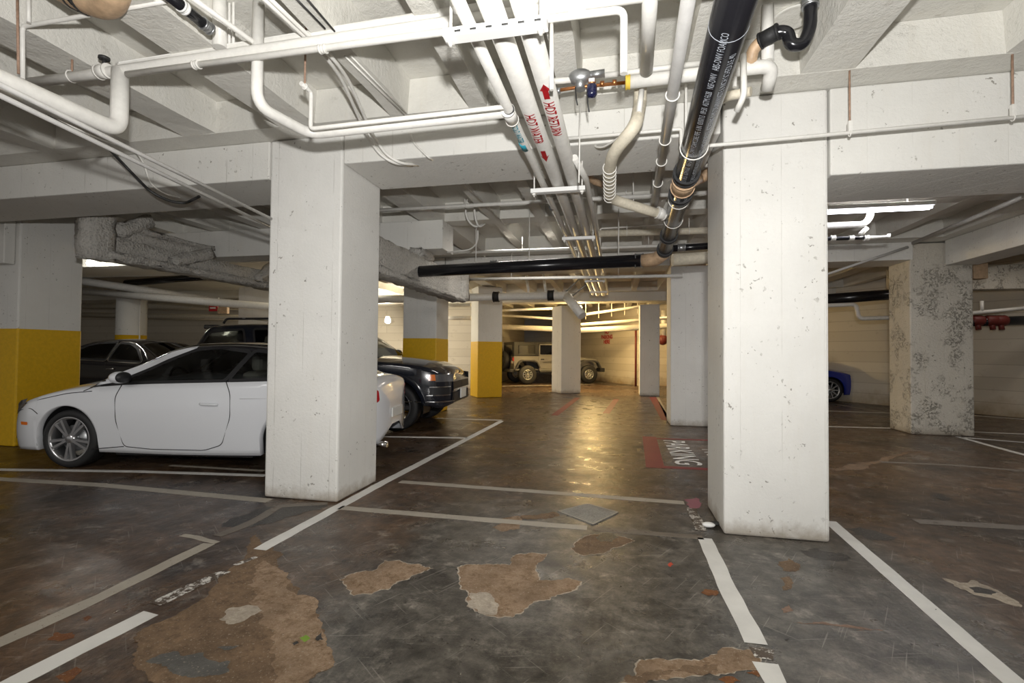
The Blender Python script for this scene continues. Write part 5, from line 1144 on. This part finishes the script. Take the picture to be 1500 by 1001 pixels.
for s_ in (1, -1):
    for nm, x0, x1 in (('rear_side_window', -1.88, -1.08), ('rear_door_window', -.86, -.02), ('front_door_window', .08, .66)):
        jb(nm, m_glass_dark, ((x0, s_ * .725 - .006, 1.30), (x1, s_ * .725 + .006, 1.70)), bev=0)
    for x0, x1 in ((-.93, .02), (.02, .80)):
        d = jb('door', pj_, ((x0 + .015, s_ * .785 - .02, .68 if x0 > -.5 else .9), (x1 - .015, s_ * .785 + .015, 1.24)), ((max(x0, -.9), s_ * .785 - .02, .68), (x1 - .015, s_ * .785 + .014, 1.0)), bev=.012)
        jb('window_frame', pj_, ((x0 + .02, s_ * .735 - .02, 1.24), (x0 + .07, s_ * .735 + .02, 1.76)), ((x1 - .09, s_ * .735 - .02, 1.24), (x1 - .04, s_ * .735 + .02, 1.76)), ((x0 + .02, s_ * .735 - .02, 1.71), (x1 - .04, s_ * .735 + .02, 1.76)), ((x0 + .02, s_ * .735 - .02, 1.24), (x1 - .04, s_ * .735 + .02, 1.29)), par=d, bev=.006)
        jb('door_handle', m_dark, ((x0 + .08, s_ * .80 - .02, 1.06), (x0 + .24, s_ * .80 + .02, 1.11)), par=d, bev=.008)
    for a in (XR_, XF_):
        q = [(-.56, .70), (-.42, .98), (-.28, 1.06), (.28, 1.06), (.44, .98), (.58, .72), (.52, .72), (.40, .94), (.25, 1.0), (-.26, 1.0), (-.37, .94), (-.49, .70)]
        M = Matrix.Translation((a, 0, 0)) @ Matrix(((1, 0, 0, 0), (0, 0, 1, 0), (0, 1, 0, 0), (0, 0, 0, 1)))
        MB().prism(q, s_ * .70, s_ * .95, M).build('fender_flare', simple('grey_flare', (.05, .05, .055), .5), J, True)
    jb('tail_lamp', m_tail, ((-2.12, s_ * .70 - .06, 1.0), (-1.98, s_ * .70 + .085, 1.17))); jb('side_step', m_dark, ((-.9, s_ * .80 - .06, .50), (.9, s_ * .80 + .06, .56)))
    jb('door_mirror', m_dark, ((.62, s_ * .95 - .08, 1.24), (.72, s_ * .95 + .08, 1.42)))
    jb('windshield_frame', pj_, ((.74, s_ * .70 - .04, 1.2), (.82, s_ * .70 + .04, 1.74)))
jb('windshield', m_glass_dark, ((.77, -.68, 1.2), (.785, .68, 1.72)), bev=0); jb('windshield_header', pj_, ((.70, -.74, 1.72), (.82, .74, 1.80))); jb('rear_window', m_glass_dark, ((-2.09, -.55, 1.30), (-2.082, .55, 1.70)), bev=0); jb('licence_plate', m_plate, ((-2.10, -.72, .90), (-2.085, -.42, 1.02)), bev=0)
sw = MB().lathe([(.22, -.12), (RJ - .03, -.12), (RJ, -.07), (RJ, .07), (RJ - .03, .12), (.22, .12)], (-2.24, .02, 1.02), (-1, 0, 0), 32).build('spare_wheel', m_rubber, J, True); MB().lathe([(0, .06), (.22, .08), (.22, -.05)], (-2.24, .02, 1.02), (-1, 0, 0), 24).build('spare_rim', m_alloy, sw, True)
for a in (XR_, XF_):
    for s_ in (1, -1):
        c = V(a, s_ * .90, RJ); A = (0, s_, 0); t = MB().lathe([(.22, -.25), (RJ - .03, -.25), (RJ, -.21), (RJ, -.04), (RJ - .03, 0), (.23, -.01)], c, A, 36).build('wheel', m_rubber, J, True)
        mb = MB().lathe([(.225, -.02), (.21, -.005), (.19, -.03), (.185, -.12)], c, A, 30).lathe([(0, -.01), (.05, -.015), (.065, -.06), (0, -.06)], c, A, 16)
        for q in range(5):
            an = 2 * PI * q / 5 + .3; d = V(math.cos(an), 0, math.sin(an)); tt = V(-math.sin(an), 0, math.cos(an))
            for off in (-.035, .035): mb.tube([c + d * .05 + tt * off * .6 + V(0, -s_ * .035, 0), c + d * .2 + tt * off * 1.5 + V(0, -s_ * .025, 0)], .018, 8)
        mb.build('rim', m_alloy, t, True)
